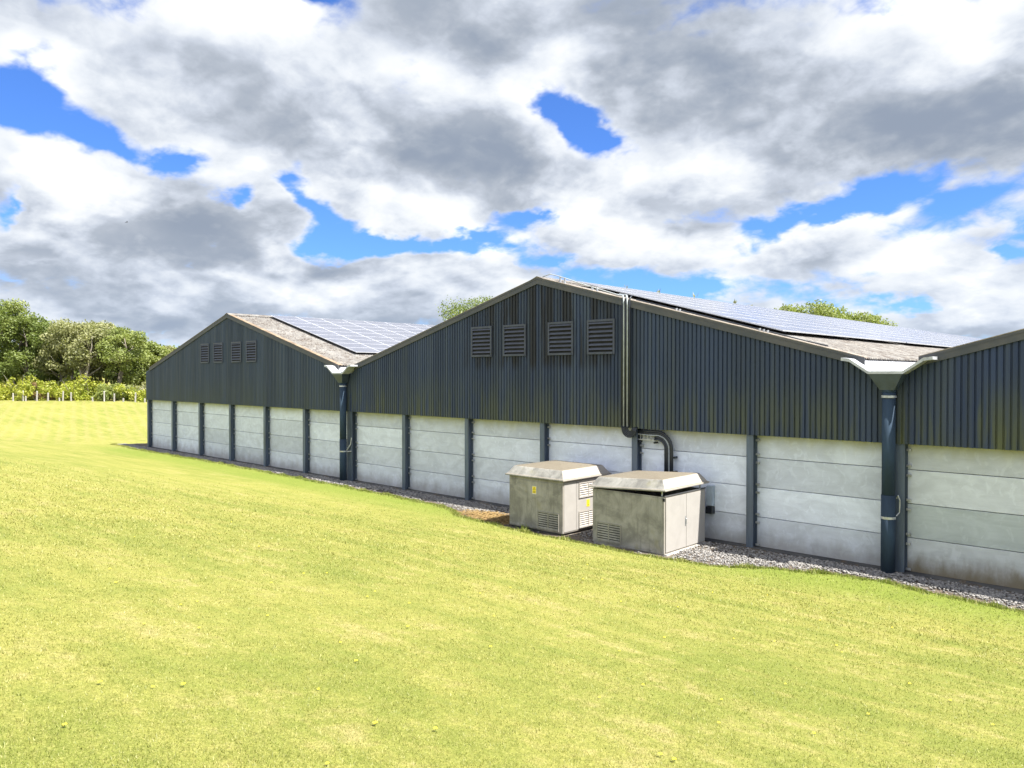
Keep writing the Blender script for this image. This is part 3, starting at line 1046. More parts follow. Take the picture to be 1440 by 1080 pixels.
# ------------------------------------------------------------------ valley gutters and downpipes
def downpipe(xv, label, brace):
    root = empty('downpipe', (xv, -0.55, 0.0), label, 'downpipe', 'valley downpipes between the barns')
    yb, yf = 0.6, -0.78
    # gutter mouth: flat bed with two wings turned up over the rakes
    g = MB()
    prof = [(-0.40, 5.05), (0.40, 5.05), (0.86, 5.365), (0.86, 5.385), (0.39, 5.068), (-0.39, 5.068), (-0.86, 5.385), (-0.86, 5.365)]
    n = len(prof)
    ya, yc = CLAD_Y - 0.10, DEPTH
    vs = [(xv + x, ya, z) for x, z in prof] + [(xv + x, yc, z) for x, z in prof]
    fs = [(i, i + n, (i + 1) % n + n, (i + 1) % n) for i in range(n)]
    fs += [(0, 1, 4, 5), (1, 2, 3, 4), (5, 6, 7, 0)]
    g.add(vs, fs)
    gut = g.build('gutter', GUTTER, root)
    e = MB()
    # pale turned-down lip on the wing ends and over the hopper
    for s in (-1, 1):
        e.prism([(xv + s * 0.40, 5.00), (xv + s * 0.40, 5.075), (xv + s * 0.86, 5.392), (xv + s * 1.06, 5.42), (xv + s * 1.06, 5.345), (xv + s * 0.86, 5.315)], 'y', ya - 0.40, ya - 0.002)
    e.prism([(xv - 0.398, 5.005), (xv - 0.398, 5.072), (xv + 0.398, 5.072), (xv + 0.398, 5.005)], 'y', ya - 0.40, ya - 0.002)
    e.build('gutter_lip', GUTTER, gut)
    h = MB()
    yp = -0.505
    tw, bw = 0.40, 0.165
    h.hexa([(xv - bw, yp - bw, 4.60), (xv + bw, yp - bw, 4.60), (xv + bw, yp + bw, 4.60), (xv - bw, yp + bw, 4.60),
            (xv - tw, ya - 0.395, 5.004), (xv + tw, ya - 0.395, 5.004), (xv + tw, ya - 0.01, 5.004), (xv - tw, ya - 0.01, 5.004)])
    h.build('hopper', HOPPER, root)
    p = MB()
    p.tube([(xv, yp, 4.60), (xv, yp, 4.55)], 0.165, 24)
    p.tube([(xv, yp, 4.56), (xv, yp, 1.60)], 0.155, 24)
    p.tube([(xv, yp, 1.98), (xv, yp, 0.02)], 0.166, 24)
    p.build('pipe', PIPE, root, True)
    for z in (4.44, 1.42):
        c = MB()
        c.tube([(xv, yp, z - 0.03), (xv, yp, z + 0.03)], 0.176, 24)
        c.box(xv - 0.02, xv + 0.02, yp + 0.15, -0.30, z - 0.02, z + 0.02)
        c.build('strap', GALV, root)
    # stay from the lower strap back to the valley column
    k = MB()
    if brace:
        k.tube([(xv + 0.12, yp + 0.08, 1.42), (xv + 0.30, -0.30, 1.75), (xv + 0.34, -0.275, 2.05)], 0.028, 8)
        k.tube([(xv + 0.12, yp + 0.08, 1.40), (xv + 0.34, -0.275, 1.42)], 0.024, 8)
    else:
        k.tube([(xv + 0.17, yp + 0.06, 1.47), (xv + 0.23, -0.40, 1.56), (xv + 0.24, -0.40, 1.86), (xv + 0.20, -0.42, 1.98), (xv + 0.16, yp + 0.12, 1.90)], 0.018, 8)
    k.build('stay', GALV, root)
    q = MB()
    q.box(xv - 0.32, xv + 0.32, yp - 0.26, yp + 0.22, -0.1, 0.055)
    q.build('drain_surround', PLINTH, root)
    return root


downpipe(-29.90, 'navy downpipe with slanting metal stay in the valley between the two barns with solar roofs', True)
downpipe(-6.17, 'thick navy downpipe with hopper and short curved stay in the valley beside the nearest barn', False)

# ------------------------------------------------------------------ solar panels
PL, PW = 1.65, 0.985
TH = math.atan(SLOPE)


def make_panel():
    b = MB()
    b.box(-PW / 2 + 0.018, PW / 2 - 0.018, -PL / 2 + 0.018, PL / 2 - 0.018, -0.012, 0.011)
    o = b.build('solar_panel', SOLAR)
    f = MB()
    for s in (-1, 1):
        f.box(min(s * PW / 2, s * (PW / 2 - 0.014)), max(s * PW / 2, s * (PW / 2 - 0.014)), -PL / 2, PL / 2, -0.022, 0.014)
        f.box(-PW / 2 + 0.014, PW / 2 - 0.014, min(s * PL / 2, s * (PL / 2 - 0.022)), max(s * PL / 2, s * (PL / 2 - 0.022)), -0.022, 0.015)
    f.build('frame', ALU, o)
    return o


def panel_array(xr, y0, cols, rows, d0, label, group, src, skip=()):
    y = y0
    out = []
    for c in range(cols):
        if c in skip:
            y += 0.16
        for r in range(rows):
            d = d0 + (r + 0.5) * (PW + 0.012)
            o = src if (src is not None and not src.get('label')) else copy_tree(src)
            sx = d * math.cos(TH)
            o.location = (xr + sx + 0.15 * math.sin(TH), y + PL / 2, RIDGE_Z - sx * SLOPE + 0.035 + 0.15)
            o.rotation_euler = (0, TH, 0)
            tag(o, label, 'solar panel', group)
            out.append(o)
        y += PL + 0.014
    return y


panel = make_panel()
panel_array(XR[0], 2.15, 8, 9, 0.32, "blue framed solar panel in the pale-lined grid on the far barn's roof", 'solar panels on the far barn', panel)
panel_array(XR[0], 15.9, 3, 9, 0.32, "blue framed solar panel in the pale-lined grid on the far barn's roof", 'solar panels on the far barn', panel)
yend = panel_array(XR[1], 0.95, 25, 8, 0.75, "blue-grey solar panel seen at a low angle on the middle barn's long roof", 'solar panels on the middle barn', panel, (7, 16))


def far_panels():
    b, f = MB(), MB()
    y = yend
    c_, s_ = math.cos(TH), math.sin(TH)
    while y < DEPTH - 3:
        for r in range(8):
            d = 0.75 + (r + 0.5) * (PW + 0.012)
            sx = d * c_
            cx, cz = XR[1] + sx + 0.15 * s_, RIDGE_Z - sx * SLOPE + 0.185
            vs = []
            for dz in (-0.02, 0.015):
                for u, w in ((-PW / 2, 0), (PW / 2, 0), (PW / 2, PL), (-PW / 2, PL)):
                    vs.append((cx + u * c_ + dz * s_, y + w, cz - u * s_ + dz * c_))
            b.hexa(vs)
        y += PL + 0.014
    o = b.build('solar_panels', SOLAR)
    tag(o, 'far end of the solar array on the middle barn roof, too small to tell apart', 'solar panels', None, 'stuff')


far_panels()

# weeds rooted along the ridge of the middle barn
def tuft(n, h, spread, up=1.0):
    V, F = [], []
    for i in range(n):
        a = RNG.uniform(0, 6.28)
        l = h * RNG.uniform(.5, 1.0)
        ln = RNG.uniform(.05, .55) / up
        w = 0.014 + 0.010 * RNG.uniform()
        bx, by = RNG.normal(0, spread), RNG.normal(0, spread)
        dx, dy = math.cos(a), math.sin(a)
        k = len(V)
        m = (bx + dx * l * ln * .4, by + dy * l * ln * .4, l * .55)
        t = (bx + dx * l * ln * 1.3, by + dy * l * ln * 1.3, l)
        V += [(bx, by, 0), (m[0] - dy * w, m[1] + dx * w, m[2]), (m[0] + dy * w, m[1] - dx * w, m[2]), t]
        F += [(k, k + 2, k + 1), (k + 1, k + 2, k + 3)]
    return V, F


weed_src = None
for i, (y, s) in enumerate([(5.2, .8), (7.6, .9), (10.6, 1.35), (14.6, 1.2), (16.4, .6), (20.5, 1.0), (23.6, .8), (27.5, 1.0), (33, .9), (39, 1.1)]):
    if weed_src is None:
        v, f = tuft(9, 0.25, 0.06, 1.6)
        weed_src = link_mesh('weed', v, f, LEAF_GREY)
        o = weed_src
    else:
        o = copy_tree(weed_src)
    o.location = (XR[1] - 0.02, y, RIDGE_Z + 0.12)
    o.scale = (s, s, s)
    o.rotation_euler = (0, 0, i * 1.3)
    tag(o, 'small dry weed rooted on the ridge of the middle barn', 'weed', 'weeds on the barn ridge')

# ------------------------------------------------------------------ cables down the middle gable
root = empty('cable_run', (-14.15, -0.4, 3.2), 'pale conduits and black cables running down the middle barn gable behind the cabinets', 'cable run')
xc = -14.15
ztop = rake_z(xc - XR[1]) + 0.14
for dx, r, m in ((-0.08, 0.026, CONDUIT), (0.06, 0.026, CONDUIT)):
    b = MB()
    y = CLAD_Y - 0.075
    b.tube([(xc + dx - 0.5, CLAD_Y + 0.18, ztop + 0.15), (xc + dx - 0.12, CLAD_Y + 0.05, ztop + 0.08), (xc + dx, y - 0.02, ztop - 0.03), (xc + dx, y, ztop - 0.3), (xc + dx, y, CLAD_Z + 0.05)], r, 10)
    b.build('conduit', m, root, True)
for dx in (-0.155, -0.01, 0.14):
    b = MB()
    y = CLAD_Y - 0.06
    b.tube([(xc + dx, CLAD_Y + 0.05, ztop + 0.06), (xc + dx, y, ztop - 0.05), (xc + dx, y, CLAD_Z + 0.05)], 0.024, 8)
    b.build('cable', CABLE, root, True)
# loops under the sheeting, then the tray across and down to the cabinet
for i, dx in enumerate((-0.16, -0.10, -0.04, 0.02, 0.08)):
    r0 = 0.27 - i * 0.045
    y = CLAD_Y - 0.06 + 0.012 * i
    pts = [(xc + dx, y, CLAD_Z + 0.08)] + [(xc + 0.12 - r0 * math.cos(R(a)), y, CLAD_Z - 0.02 - r0 * math.sin(R(a))) for a in range(0, 181, 20)]
    pts.append((xc + 0.12 + r0, y + .06, CLAD_Z + 0.03))
    MB().tube(pts, 0.024, 8).build('cable', CABLE, root, True)
for i in range(5):
    r0 = 0.52 - i * 0.062
    zt = CLAD_Z - 0.06 - i * 0.062
    y = -0.20 + 0.012 * (i % 2)
    xe = xc + 1.58
    pts = [(xc + 0.18, y - .02, zt + 0.02 * math.sin(i)), (xc + 0.7, y, zt - 0.02), (xe - 0.5, y, zt - 0.01)] if i < 3 else [(xe - 0.62, y, zt - 0.02), (xe - 0.5, y, zt - 0.01)]
    cz = CLAD_Z - 0.60
    cx = xe - 0.5
    pts += [(cx + r0 * math.sin(R(a)), y, cz + r0 * math.cos(R(a))) for a in range(12, 91, 13)]
    pts.append((cx + r0, y, 0.4))
    MB().tube(pts, 0.036 if i != 2 else 0.016, 8).build('cable', CABLE if i != 2 else CONDUIT, root, True)
b = MB()
for z in (CLAD_Z - 0.36, CLAD_Z - 0.20):
    b.box(xc + 0.22, xc + 1.10, -0.16, -0.145, z - 0.02, z + 0.02)
for i in range(7):
    b.box(xc + 0.26 + i * 0.135, xc + 0.28 + i * 0.135, -0.165, -0.14, CLAD_Z - 0.34, CLAD_Z - 0.20)
b.build('cable_tray', GALV, root)
for x, z in ((xc + 0.36, CLAD_Z - 0.42), (xc + 0.95, CLAD_Z - 0.43), (xc + 1.66, CLAD_Z - 0.85), (xc + 1.66, CLAD_Z - 1.3)):
    b = MB()
    b.tube([(x, -0.20, z), (x, -0.03, z)], 0.035, 8)
    b.build('fixing_bolt', CABLE, root)

# conduit clipped along the right-hand rake of the middle barn
root = empty('roof_conduit', (XR[1], CLAD_Y, RIDGE_Z), 'thin conduit on small brackets along the sunlit roof edge of the middle barn', 'conduit')
b = MB()
y = CLAD_Y + 0.10
b.tube([(XR[1] + 0.15, y, RIDGE_Z + 0.10)] + [(XR[1] + d, y, rake_z(d) + (0.30 if d < 1.2 else 0.26 - (d - 1.2) * 0.05)) for d in (0.5, 0.9, 2.0, 3.4)] + [(XR[1] + 3.7, y, rake_z(3.7) + 0.14)], 0.017, 8)
b.build('conduit', CONDUIT, root, True)
b = MB()
b.tube([(XR[1] + d, y + 0.05, rake_z(d) + 0.135) for d in (4.1, 6, 8, 10.2)], 0.02, 8)
b.build('conduit', CABLE, root, True)
for d, h in ((0.95, .30), (1.15, .30), (2.35, .22), (2.55, .22), (5.6, .17), (5.72, .17), (8.3, .17), (8.42, .17), (8.54, .17)):
    b = MB()
    b.box(XR[1] + d - 0.018, XR[1] + d + 0.018, y - 0.02, y + 0.05, rake_z(d) + 0.09, rake_z(d) + h)
    b.build('bracket', GALV, root)

# meter box behind the right-hand cabinet
root = empty('meter_box', (-11.28, -0.1, 0.8), 'small blue-grey meter box with dark inlet on the concrete wall behind the open-lidded cabinet', 'meter box')
b = MB(); b.box(-11.37, -11.19, -0.19, -0.005, 1.06, 1.66); b.build('box', BOXGREY, root, bevel=0.01)
b = MB(); b.box(-11.38, -11.18, -0.20, -0.191, 1.08, 1.64); b.build('door', BOXGREY, root)
b = MB(); b.box(-11.40, -11.19, -0.20, -0.005, 0.82, 1.03); b.build('cable_inlet', CABLE, root, bevel=0.01)


# ------------------------------------------------------------------ the two electrical cabinets
def louvre(name, root, face, a0, a1, z0, z1, plane, n, mat, cols=2):
    """slatted opening on the front ('y', looking to -y) or the right side ('x', looking to +x)"""
    b = MB()
    w = 0.03
    def bx(u0, u1, d0, d1, za, zb):
        if face == 'y':
            b.box(u0, u1, plane - d1, plane - d0, za, zb)
        else:
            b.box(plane + d0, plane + d1, u0, u1, za, zb)
    cw = (a1 - a0) / cols
    for c in range(cols + 1):
        u = a0 + c * cw
        bx(u - w / 2, u + w / 2, 0.003, 0.030, z0, z1)
    bx(a0 + w / 2, a1 - w / 2, 0.003, 0.028, z1 - w, z1)
    bx(a0 + w / 2, a1 - w / 2, 0.003, 0.028, z0, z0 + w)
    h = (z1 - z0 - 2 * w) / n
    for c in range(cols):
        u0, u1 = a0 + c * cw + w / 2, a0 + (c + 1) * cw - w / 2
        for i in range(n):
            zb = z0 + w + i * h + h * 0.10
            zt = zb + h * 0.58
            if face == 'y':
                p = lambda u, d, z: (u, plane - d, z)
            else:
                p = lambda u, d, z: (plane + d, u, z)
            q = [p(u0, .026, zb), p(u1, .026, zb), p(u1, .020, zb), p(u0, .020, zb), p(u0, .008, zt), p(u1, .008, zt), p(u1, .003, zt), p(u0, .003, zt)]
            if face == 'x':
                q = [q[1], q[0], q[3], q[2], q[5], q[4], q[7], q[6]]
            b.hexa(q)
    o = b.build(name, mat, root)
    k = MB()
    if face == 'y':
        k.box(a0 + .01, a1 - .01, plane - 0.0025, plane + 0.01, z0 + .01, z1 - .01)
    else:
        k.box(plane - 0.01, plane + 0.0025, a0 + .01, a1 - .01, z0 + .01, z1 - .01)
    k.build('backing', BLACK, o)
    return o


def lid(root, x0, x1, y0, y1, z, tilt=0.0):
    # tray lid: thick lip, battered sides, shallow hipped top
    o_, h1, ins = 0.085, 0.30, 0.20
    def ring(e, zz):
        return [(x0 - e, y0 - e, zz), (x1 + e, y0 - e, zz), (x1 + e, y1 + e, zz), (x0 - e, y1 + e, zz)]
    rings = [ring(o_ - 0.05, z + 0.01), ring(o_ + 0.015, z), ring(o_ + 0.015, z + 0.045), ring(o_ - 0.035, z + 0.062), ring(o_ - ins, z + h1), ring(o_ - ins - 0.03, z + h1 + 0.012)]
    vs = [p for r in rings for p in r]
    fs = [(3, 2, 1, 0)]
    for i in range(len(rings) - 1):
        for j in range(4):
            a, b = i * 4 + j, i * 4 + (j + 1) % 4
            fs.append((a, b, b + 4, a + 4))
    k = (len(rings) - 1) * 4
    cx, cy = (x0 + x1) / 2, (y0 + y1) / 2
    vs += [(cx - 0.10, cy, z + h1 + 0.11), (cx + 0.10, cy, z + h1 + 0.11)]
    a, b = len(vs) - 2, len(vs) - 1
    fs += [(k, k + 1, b, a), (k + 1, k + 2, b), (k + 2, k + 3, a, b), (k + 3, k, a)]
    if tilt:
        out = []
        for x, y, zz in vs:
            d = (x - x0) * math.sin(tilt) + max(0, (y1 - y)) * 0.0
            out.append((x, y, zz + d))
        vs = out
    m = MB().add(vs, fs)
    return m.build('lid', CAB, root, bevel=0.012)


def warning_sign(root, face, u, plane, z, w, h, framed):
    def plate(mb, du, dz, uw, hh, d0, d1):
        if face == 'y':
            mb.box(u + du - uw / 2, u + du + uw / 2, plane - d1, plane - d0, z + dz - hh / 2, z + dz + hh / 2)
        else:
            mb.box(plane + d0, plane + d1, u + du - uw / 2, u + du + uw / 2, z + dz - hh / 2, z + dz + hh / 2)
        return mb
    s = plate(MB(), 0, 0, w, h, 0.002, 0.008).build('warning_sign', YELLOW if not framed else WHITEPL, root)
    if framed:
        plate(MB(), 0, h * 0.02, w * 0.86, h * 0.86, 0.0085, 0.010).build('panel', YELLOW, s)
    def poly(pts, d0, d1):
        pts = [(u + a * w, z + b * h) for a, b in pts]
        mb = MB()
        if face == 'y':
            mb.prism(pts, 'y', plane - d1, plane - d0)
        else:
            mb.prism(pts, 'x', plane + d0, plane + d1)
        return mb
    poly([(-.34, .02), (.34, .02), (0, .42)], .0105, .0120).build('symbol', BLACK, s)
    poly([(-.24, .06), (.24, .06), (0, .35)], .0125, .0140).build('symbol', YELLOW, s)
    poly([(.05, .30), (-.07, .17), (0, .17), (-.05, .07), (.08, .20), (.01, .20)], .0145, .0155).build('symbol', BLACK, s)
    for b in (-.12, -.22, -.32):
        poly([(-.34, b), (.34, b), (.34, b - .035), (-.34, b - .035)], .0105, .0120).build('text_line', BLACK, s)


def cabinet_closed():
    x0, x1, y0, y1, zb = -17.02, -14.76, -2.84, -0.55, 0.10
    zt = zb + 1.62
    root = empty('electrical_cabinet', ((x0 + x1) / 2, (y0 + y1) / 2, 0.03), 'stained grey electrical cabinet with lid shut and white slatted vents on its sunlit side', 'electrical cabinet')
    b = MB(); b.box(x0 + 0.06, x1 - 0.06, y0 + 0.06, y1 - 0.06, -0.05, zb); b.build('plinth', PLINTH, root)
    b = MB(); b.box(x0, x1, y0, y1, zb, zt); body = b.build('body', CAB, root, bevel=0.025)
    b = MB()
    b.box(x0 + 0.06, x1 - 0.06, y0 - 0.012, y0 - 0.002, zb + 0.04, zt - 0.10)
    b.build('front_panel', CAB, root, bevel=0.004)
    louvre('louvre_vent', root, 'y', x0 + 0.56 * 2.26, x0 + 0.935 * 2.26, zb + 0.06, zb + 0.60, y0 - 0.012, 7, CABSLAT)
    b = MB()
    b.box(x1 + 0.002, x1 + 0.012, y0 + 0.05, y0 + 0.66, zb + 0.05, zt - 0.05)
    b.build('door', CABDOOR, root, bevel=0.004)
    b = MB()
    b.box(x1 + 0.002, x1 + 0.010, y0 + 0.675, y1 - 0.05, zb + 0.05, zt - 0.05)
    b.build('door', CABDOOR, root, bevel=0.004)
    louvre('louvre_vent', root, 'x', y0 + 0.78, y0 + 1.72, zb + 1.02, zb + 1.50, x1 + 0.010, 6, CABSLAT)
    louvre('louvre_vent', root, 'x', y0 + 0.78, y0 + 1.72, zb + 0.08, zb + 0.60, x1 + 0.010, 7, CABSLAT)
    warning_sign(root, 'y', x0 + 0.49 * 2.26, y0 - 0.012, zb + 1.24, 0.17, 0.25, True)
    warning_sign(root, 'x', y0 + 1.24, x1 + 0.010, zb + 0.82, 0.15, 0.22, False)
    lid(root, x0, x1, y0, y1, zt + 0.004)


def cabinet_open():
    x0, x1, y0, y1, zb = -13.62, -11.18, -2.84, -0.62, 0.06
    zt = zb + 1.60
    root = empty('electrical_cabinet', ((x0 + x1) / 2, (y0 + y1) / 2, 0.03), 'stained grey electrical cabinet with lid propped up and two pale doors on its sunlit side', 'electrical cabinet')
    b = MB(); b.box(x0 + 0.03, x1 + 0.07, y0 + 0.03, y1 + 0.02, -0.05, zb); b.build('plinth', PALECON, root)
    # open-topped shell
    b = MB()
    th = 0.05
    zl = zt - 0.02
    b.box(x0, x1, y0, y0 + th, zb, zl)
    b.box(x0, x1, y1 - th, y1, zb, zl)
    b.box(x0, x0 + th, y0 + th, y1 - th, zb, zl)
    b.box(x1 - th, x1, y0 + th, y1 - th, zb, zl)
    b.build('body', CAB, root, bevel=0.01)
    b = MB()
    b.box(x0 + 0.05, x1 - 0.05, y0 - 0.010, y0 - 0.002, zb + 0.06, zt - 0.06)
    b.build('front_panel', CAB, root, bevel=0.004)
    b = MB()
    b.box(x1 - 0.02, x1 + 0.02, y0 - 0.004, y1 + 0.004, zl + 0.002, zl + 0.034)
    b.build('top_rail', BARGE, root)
    louvre('louvre_vent', root, 'y', x0 + 0.07 * 2.44, x0 + 0.415 * 2.44, zb + 0.07, zb + 0.62, y0 - 0.010, 7, CABSLAT)
    ym = (y0 + y1) / 2 + 0.02
    for a, c in ((y0 + 0.06, ym - 0.006), (ym + 0.006, y1 - 0.06)):
        b = MB()
        b.box(x1 + 0.002, x1 + 0.022, a, c, zb + 0.05, zt - 0.05)
        d = b.build('door', CABDOOR, root, bevel=0.005)
        if c < ym:
            h = MB()
            h.box(x1 + 0.022, x1 + 0.030, ym - 0.075, ym - 0.025, zb + 0.66, zb + 0.92)
            h.tube([(x1 + 0.03, ym - 0.05, zb + 0.86), (x1 + 0.055, ym - 0.05, zb + 0.85), (x1 + 0.05, ym - 0.05, zb + 0.70)], 0.012, 8)
            h.build('handle', GALV, d)
    # embossed plate low on the front
    b = MB()
    u, z = x1 - 0.26, zb + 0.24
    b.box(u - .12, u + .12, y0 - .016, y0 - .0105, z - .13, z - .118)
    b.box(u - .12, u + .12, y0 - .016, y0 - .0105, z + .118, z + .13)
    b.box(u - .12, u - .108, y0 - .016, y0 - .0105, z - .117, z + .117)
    b.box(u + .108, u + .12, y0 - .016, y0 - .0105, z - .117, z + .117)
    b.build('embossed_plate', CAB, root)
    # props that hold the lid clear
    b = MB()
    for px, py in ((x1 - 0.12, y0 + 0.09), (x1 - 0.12, y1 - 0.09)):
        b.tube([(px, py, zl - 0.1), (px, py, zt + 0.14)], 0.022, 8)
    b.build('lid_prop', GALV, root)
    b = MB(); b.box(x1 - 0.035, x1 + 0.012, y0 - 0.02, y0 + 0.03, zl - 0.12, zl - 0.04); b.build('catch', BLACK, root)
    lid(root, x0, x1, y0, y1, zt + 0.004, R(3.1))


cabinet_closed()
cabinet_open()

v, f = tuft(26, 0.22, 0.10, 0.6)
o = link_mesh('weed', v, f, LEAF_MID)
o.location = (-16.15, -3.06, 0.06)
tag(o, 'small leafy green weed at the foot of the shut cabinet, on the lawn edge', 'weed')

# ------------------------------------------------------------------ yellow flowers in the turf
def flower():
    b = MB()
    n = 12
    vs = [(0, 0, 0.052)]
    for i in range(n * 2):
        a = math.pi * i / n
        r = 0.016 if i % 2 else 0.011
        vs.append((math.cos(a) * r, math.sin(a) * r, 0.056))
    b.add(vs, [(0, 1 + i, 1 + (i + 1) % (2 * n)) for i in range(2 * n)])
    o = b.build('hawkbit', PETAL)
    s = MB(); s.tube([(0, 0, -0.01), (0.004, 0, 0.025), (0, 0, 0.052)], 0.0016, 5)
    s.build('stalk', STALK, o)
    return o


src = flower()
spots = []
while len(spots) < 75:
    r = math.exp(RNG.uniform(math.log(3.3), math.log(17)))
    th = R(90 + 43.41) + RNG.uniform(-R(33), R(33))
    x, y = r * math.cos(th), CAM[1] + r * math.sin(th)
    if y < float(edge_y(x)) - 1:
        spots.append((x, y))
for i, (x, y) in enumerate(spots):
    o = src if i == 0 else copy_tree(src)
    s = 0.62 + 0.4 * RNG.uniform()
    o.location = (x, y, float(ground_z(x, y)) - 0.030 * s)
    o.scale = (s, s, s)
    tag(o, 'small yellow flower on a short stalk in the mown grass of the bank', 'flower', 'yellow flowers in the lawn')


# ------------------------------------------------------------------ trees
def at(px, t):
    """ground point seen in picture column px (1440 wide) at forward distance t"""
    k = (px - 720) / 1067.0
    return ((k * 0.7266 - 0.687) * t, (k * 0.687 + 0.7266) * t + CAM[1])


def leaf_cloud(centers, n, size, rng, squash=0.8):
    """leaf-sized faces strewn over many clumps"""
    c = np.array([q[:3] for q in centers])
    r = np.array([q[3] for q in centers])
    w = r ** 2 / np.sum(r ** 2)
    idx = rng.choice(len(c), n, p=w)
    d = rng.normal(0, 1, (n, 3))
    d /= np.linalg.norm(d, axis=1)[:, None]
    rad = r[idx] * (0.55 + 0.50 * rng.uniform(0, 1, n) ** 0.6)
    p = c[idx] + d * rad[:, None] * np.array([1, 1, squash])
    p += rng.normal(0, 0.12, p.shape) * r[idx][:, None]
    nrm = d * 0.7 + rng.normal(0, 0.75, (n, 3)) + np.array([0, 0, 0.35])
    nrm /= np.linalg.norm(nrm, axis=1)[:, None]
    u = np.cross(nrm, rng.normal(0, 1, (n, 3)))
    u /= np.linalg.norm(u, axis=1)[:, None]
    v = np.cross(nrm, u)
    s = size * rng.uniform(0.6, 1.3, n)[:, None]
    V = np.empty((n, 4, 3))
    V[:, 0] = p - u * s
    V[:, 1] = p + v * s * 0.55
    V[:, 2] = p + u * s
    V[:, 3] = p - v * s * 0.55
    return V.reshape(-1, 3), np.arange(n * 4).reshape(n, 4)


def make_tree(name, base, h, w, label, leaf, bark, seed, n=5200, size=0.26, low=0.22, bare=0.0, group=None, cat='tree', stems=1, dome=6):
    rng = np.random.default_rng(seed)
    x, y = base
    z0 = float(ground_z(x, y)) - 0.1
    root = empty(name, (x, y, z0), label, cat, group)
    t = MB()
    tips = []
    for s in range(stems):
        lean = rng.normal(0, 0.06 + 0.05 * (stems > 1), 2)
        sx, sy = x + rng.normal(0, .35) * (stems > 1), y + rng.normal(0, .35) * (stems > 1)
        r0 = 0.020 * h + 0.06
        pts, rs = [], []
        for i in range(7):
            k = i / 6
            pts.append((sx + lean[0] * h * k + rng.normal(0, .012) * h * k, sy + lean[1] * h * k + rng.normal(0, .012) * h * k, z0 + h * 0.80 * k))
            rs.append(r0 * (1 - 0.85 * k))
        t.tube(pts, rs, 8)
        for b in range(11):
            k = rng.uniform(low * 0.8, 0.95)
            i = min(int(k * 6), 5)
            p = Vector(pts[i]).lerp(Vector(pts[i + 1]), k * 6 - i)
            a = rng.uniform(0, 6.28)
            ln = w * 0.5 * rng.uniform(.55, 1.0) * (1.15 - 0.55 * k)
            q = p + Vector((math.cos(a) * ln * .5, math.sin(a) * ln * .5, ln * .35))
            e = p + Vector((math.cos(a) * ln, math.sin(a) * ln, ln * rng.uniform(.5, .95)))
            rr = r0 * 0.42 * (1 - 0.6 * k)
            t.tube([p, q, e], [rr, rr * .65, rr * .2], 6)
            tips.append((*e, 1))
            for c in range(2):
                a2 = a + rng.normal(0, .8)
                e2 = q + Vector((math.cos(a2) * ln * .55, math.sin(a2) * ln * .55, ln * rng.uniform(.2, .7)))
                t.tube([q, e2], [rr * .5, rr * .12], 5)
                tips.append((*e2, 1))
    t.build('trunk', bark, root, True)
    cl = []
    for (tx, ty, tz, _) in tips:
        if rng.uniform() < bare:
            continue
        cl.append((tx, ty, tz, w * rng.uniform(.09, .17)))
    m = 16
    for i in range(m):
        a = rng.uniform(0, 6.28)
        k = rng.uniform(low, 1.0)
        rr = w * 0.46 * math.sqrt(max(0.05, 1 - ((k - 0.55) / 0.62) ** 2)) * rng.uniform(.55, 1)
        cl.append((x + math.cos(a) * rr, y + math.sin(a) * rr, z0 + h * (k * 0.93), w * rng.uniform(.08, .15)))
    cl.append((x, y, z0 + h * 0.88, w * 0.14))
    for i in range(dome):
        a = i * 2.4 + rng.normal(0, .3)
        q = math.sqrt((i + .5) / dome) * rng.uniform(.85, 1.1)
        cl.append((x + math.cos(a) * q * w * .42, y + math.sin(a) * q * w * .42, z0 + h * (0.95 - 0.26 * q * q) + rng.normal(0, .02) * h, w * rng.uniform(.10, .16)))
    zc = z0 + h
    cl = [(a, b, min(c, zc - r * .8), r) for a, b, c, r in cl]
    V, F = leaf_cloud(cl, n, size, rng)
    link_mesh('crown', V, F, leaf, root)
    return root


G = 'trees in the wood beyond the lawn'
spec = [
    # column, distance, height, width, label, leaf, bark, low, bare, stems
    (-70, 100, 13.5, 9.5, 'dark leafy tree standing just outside the left edge of the wood', LEAF_DARK, BARK, .15, 0, 1),
    (-18, 96, 13.0, 9.0, 'tall dark green tree at the left edge of the picture', LEAF_DARK, BARK, .12, 0, 1),
    (14, 98, 13.0, 7.5, 'tallest tree of the wood, rising above the others at far left', LEAF_MID, BARK, .15, 0, 1),
    (42, 97, 11.2, 6.5, 'dark tree right of the tallest one in the wood', LEAF_DARK, BARK, .14, 0, 1),
    (66, 101, 10.2, 6.0, 'dense deep green tree between the dark tree and the grey bare-limbed one', LEAF_DARK, BARK, .14, 0, 1),
    (92, 97, 10.3, 6.2, 'grey-green tree with pale limbs showing through a thin crown', LEAF_GREY, BARK_PALE, .34, .35, 3),
    (118, 96, 10.0, 6.2, 'many-stemmed pale tree with bare branches low down in mid wood', LEAF_GREY, BARK_PALE, .38, .4, 4),
    (142, 99, 10.4, 6.5, 'rounded olive tree right of the bare-stemmed ones', LEAF_GREY, BARK_PALE, .26, .15, 2),
    (166, 97, 9.6, 6.0, 'mid green tree with dark gaps beneath its crown', LEAF_MID, BARK, .26, .1, 2),
    (188, 99, 7.9, 5.2, 'smaller bushy tree stepping down towards the barn corner', LEAF_MID, BARK_PALE, .22, .1, 2),
    (212, 100, 7.3, 5.0, 'low rounded tree beside the far barn corner', LEAF_MID, BARK, .2, .1, 1),
    (232, 103, 7.1, 5.0, 'low tree half hidden behind the far barn gable', LEAF_GREY, BARK, .2, 0, 1),
]
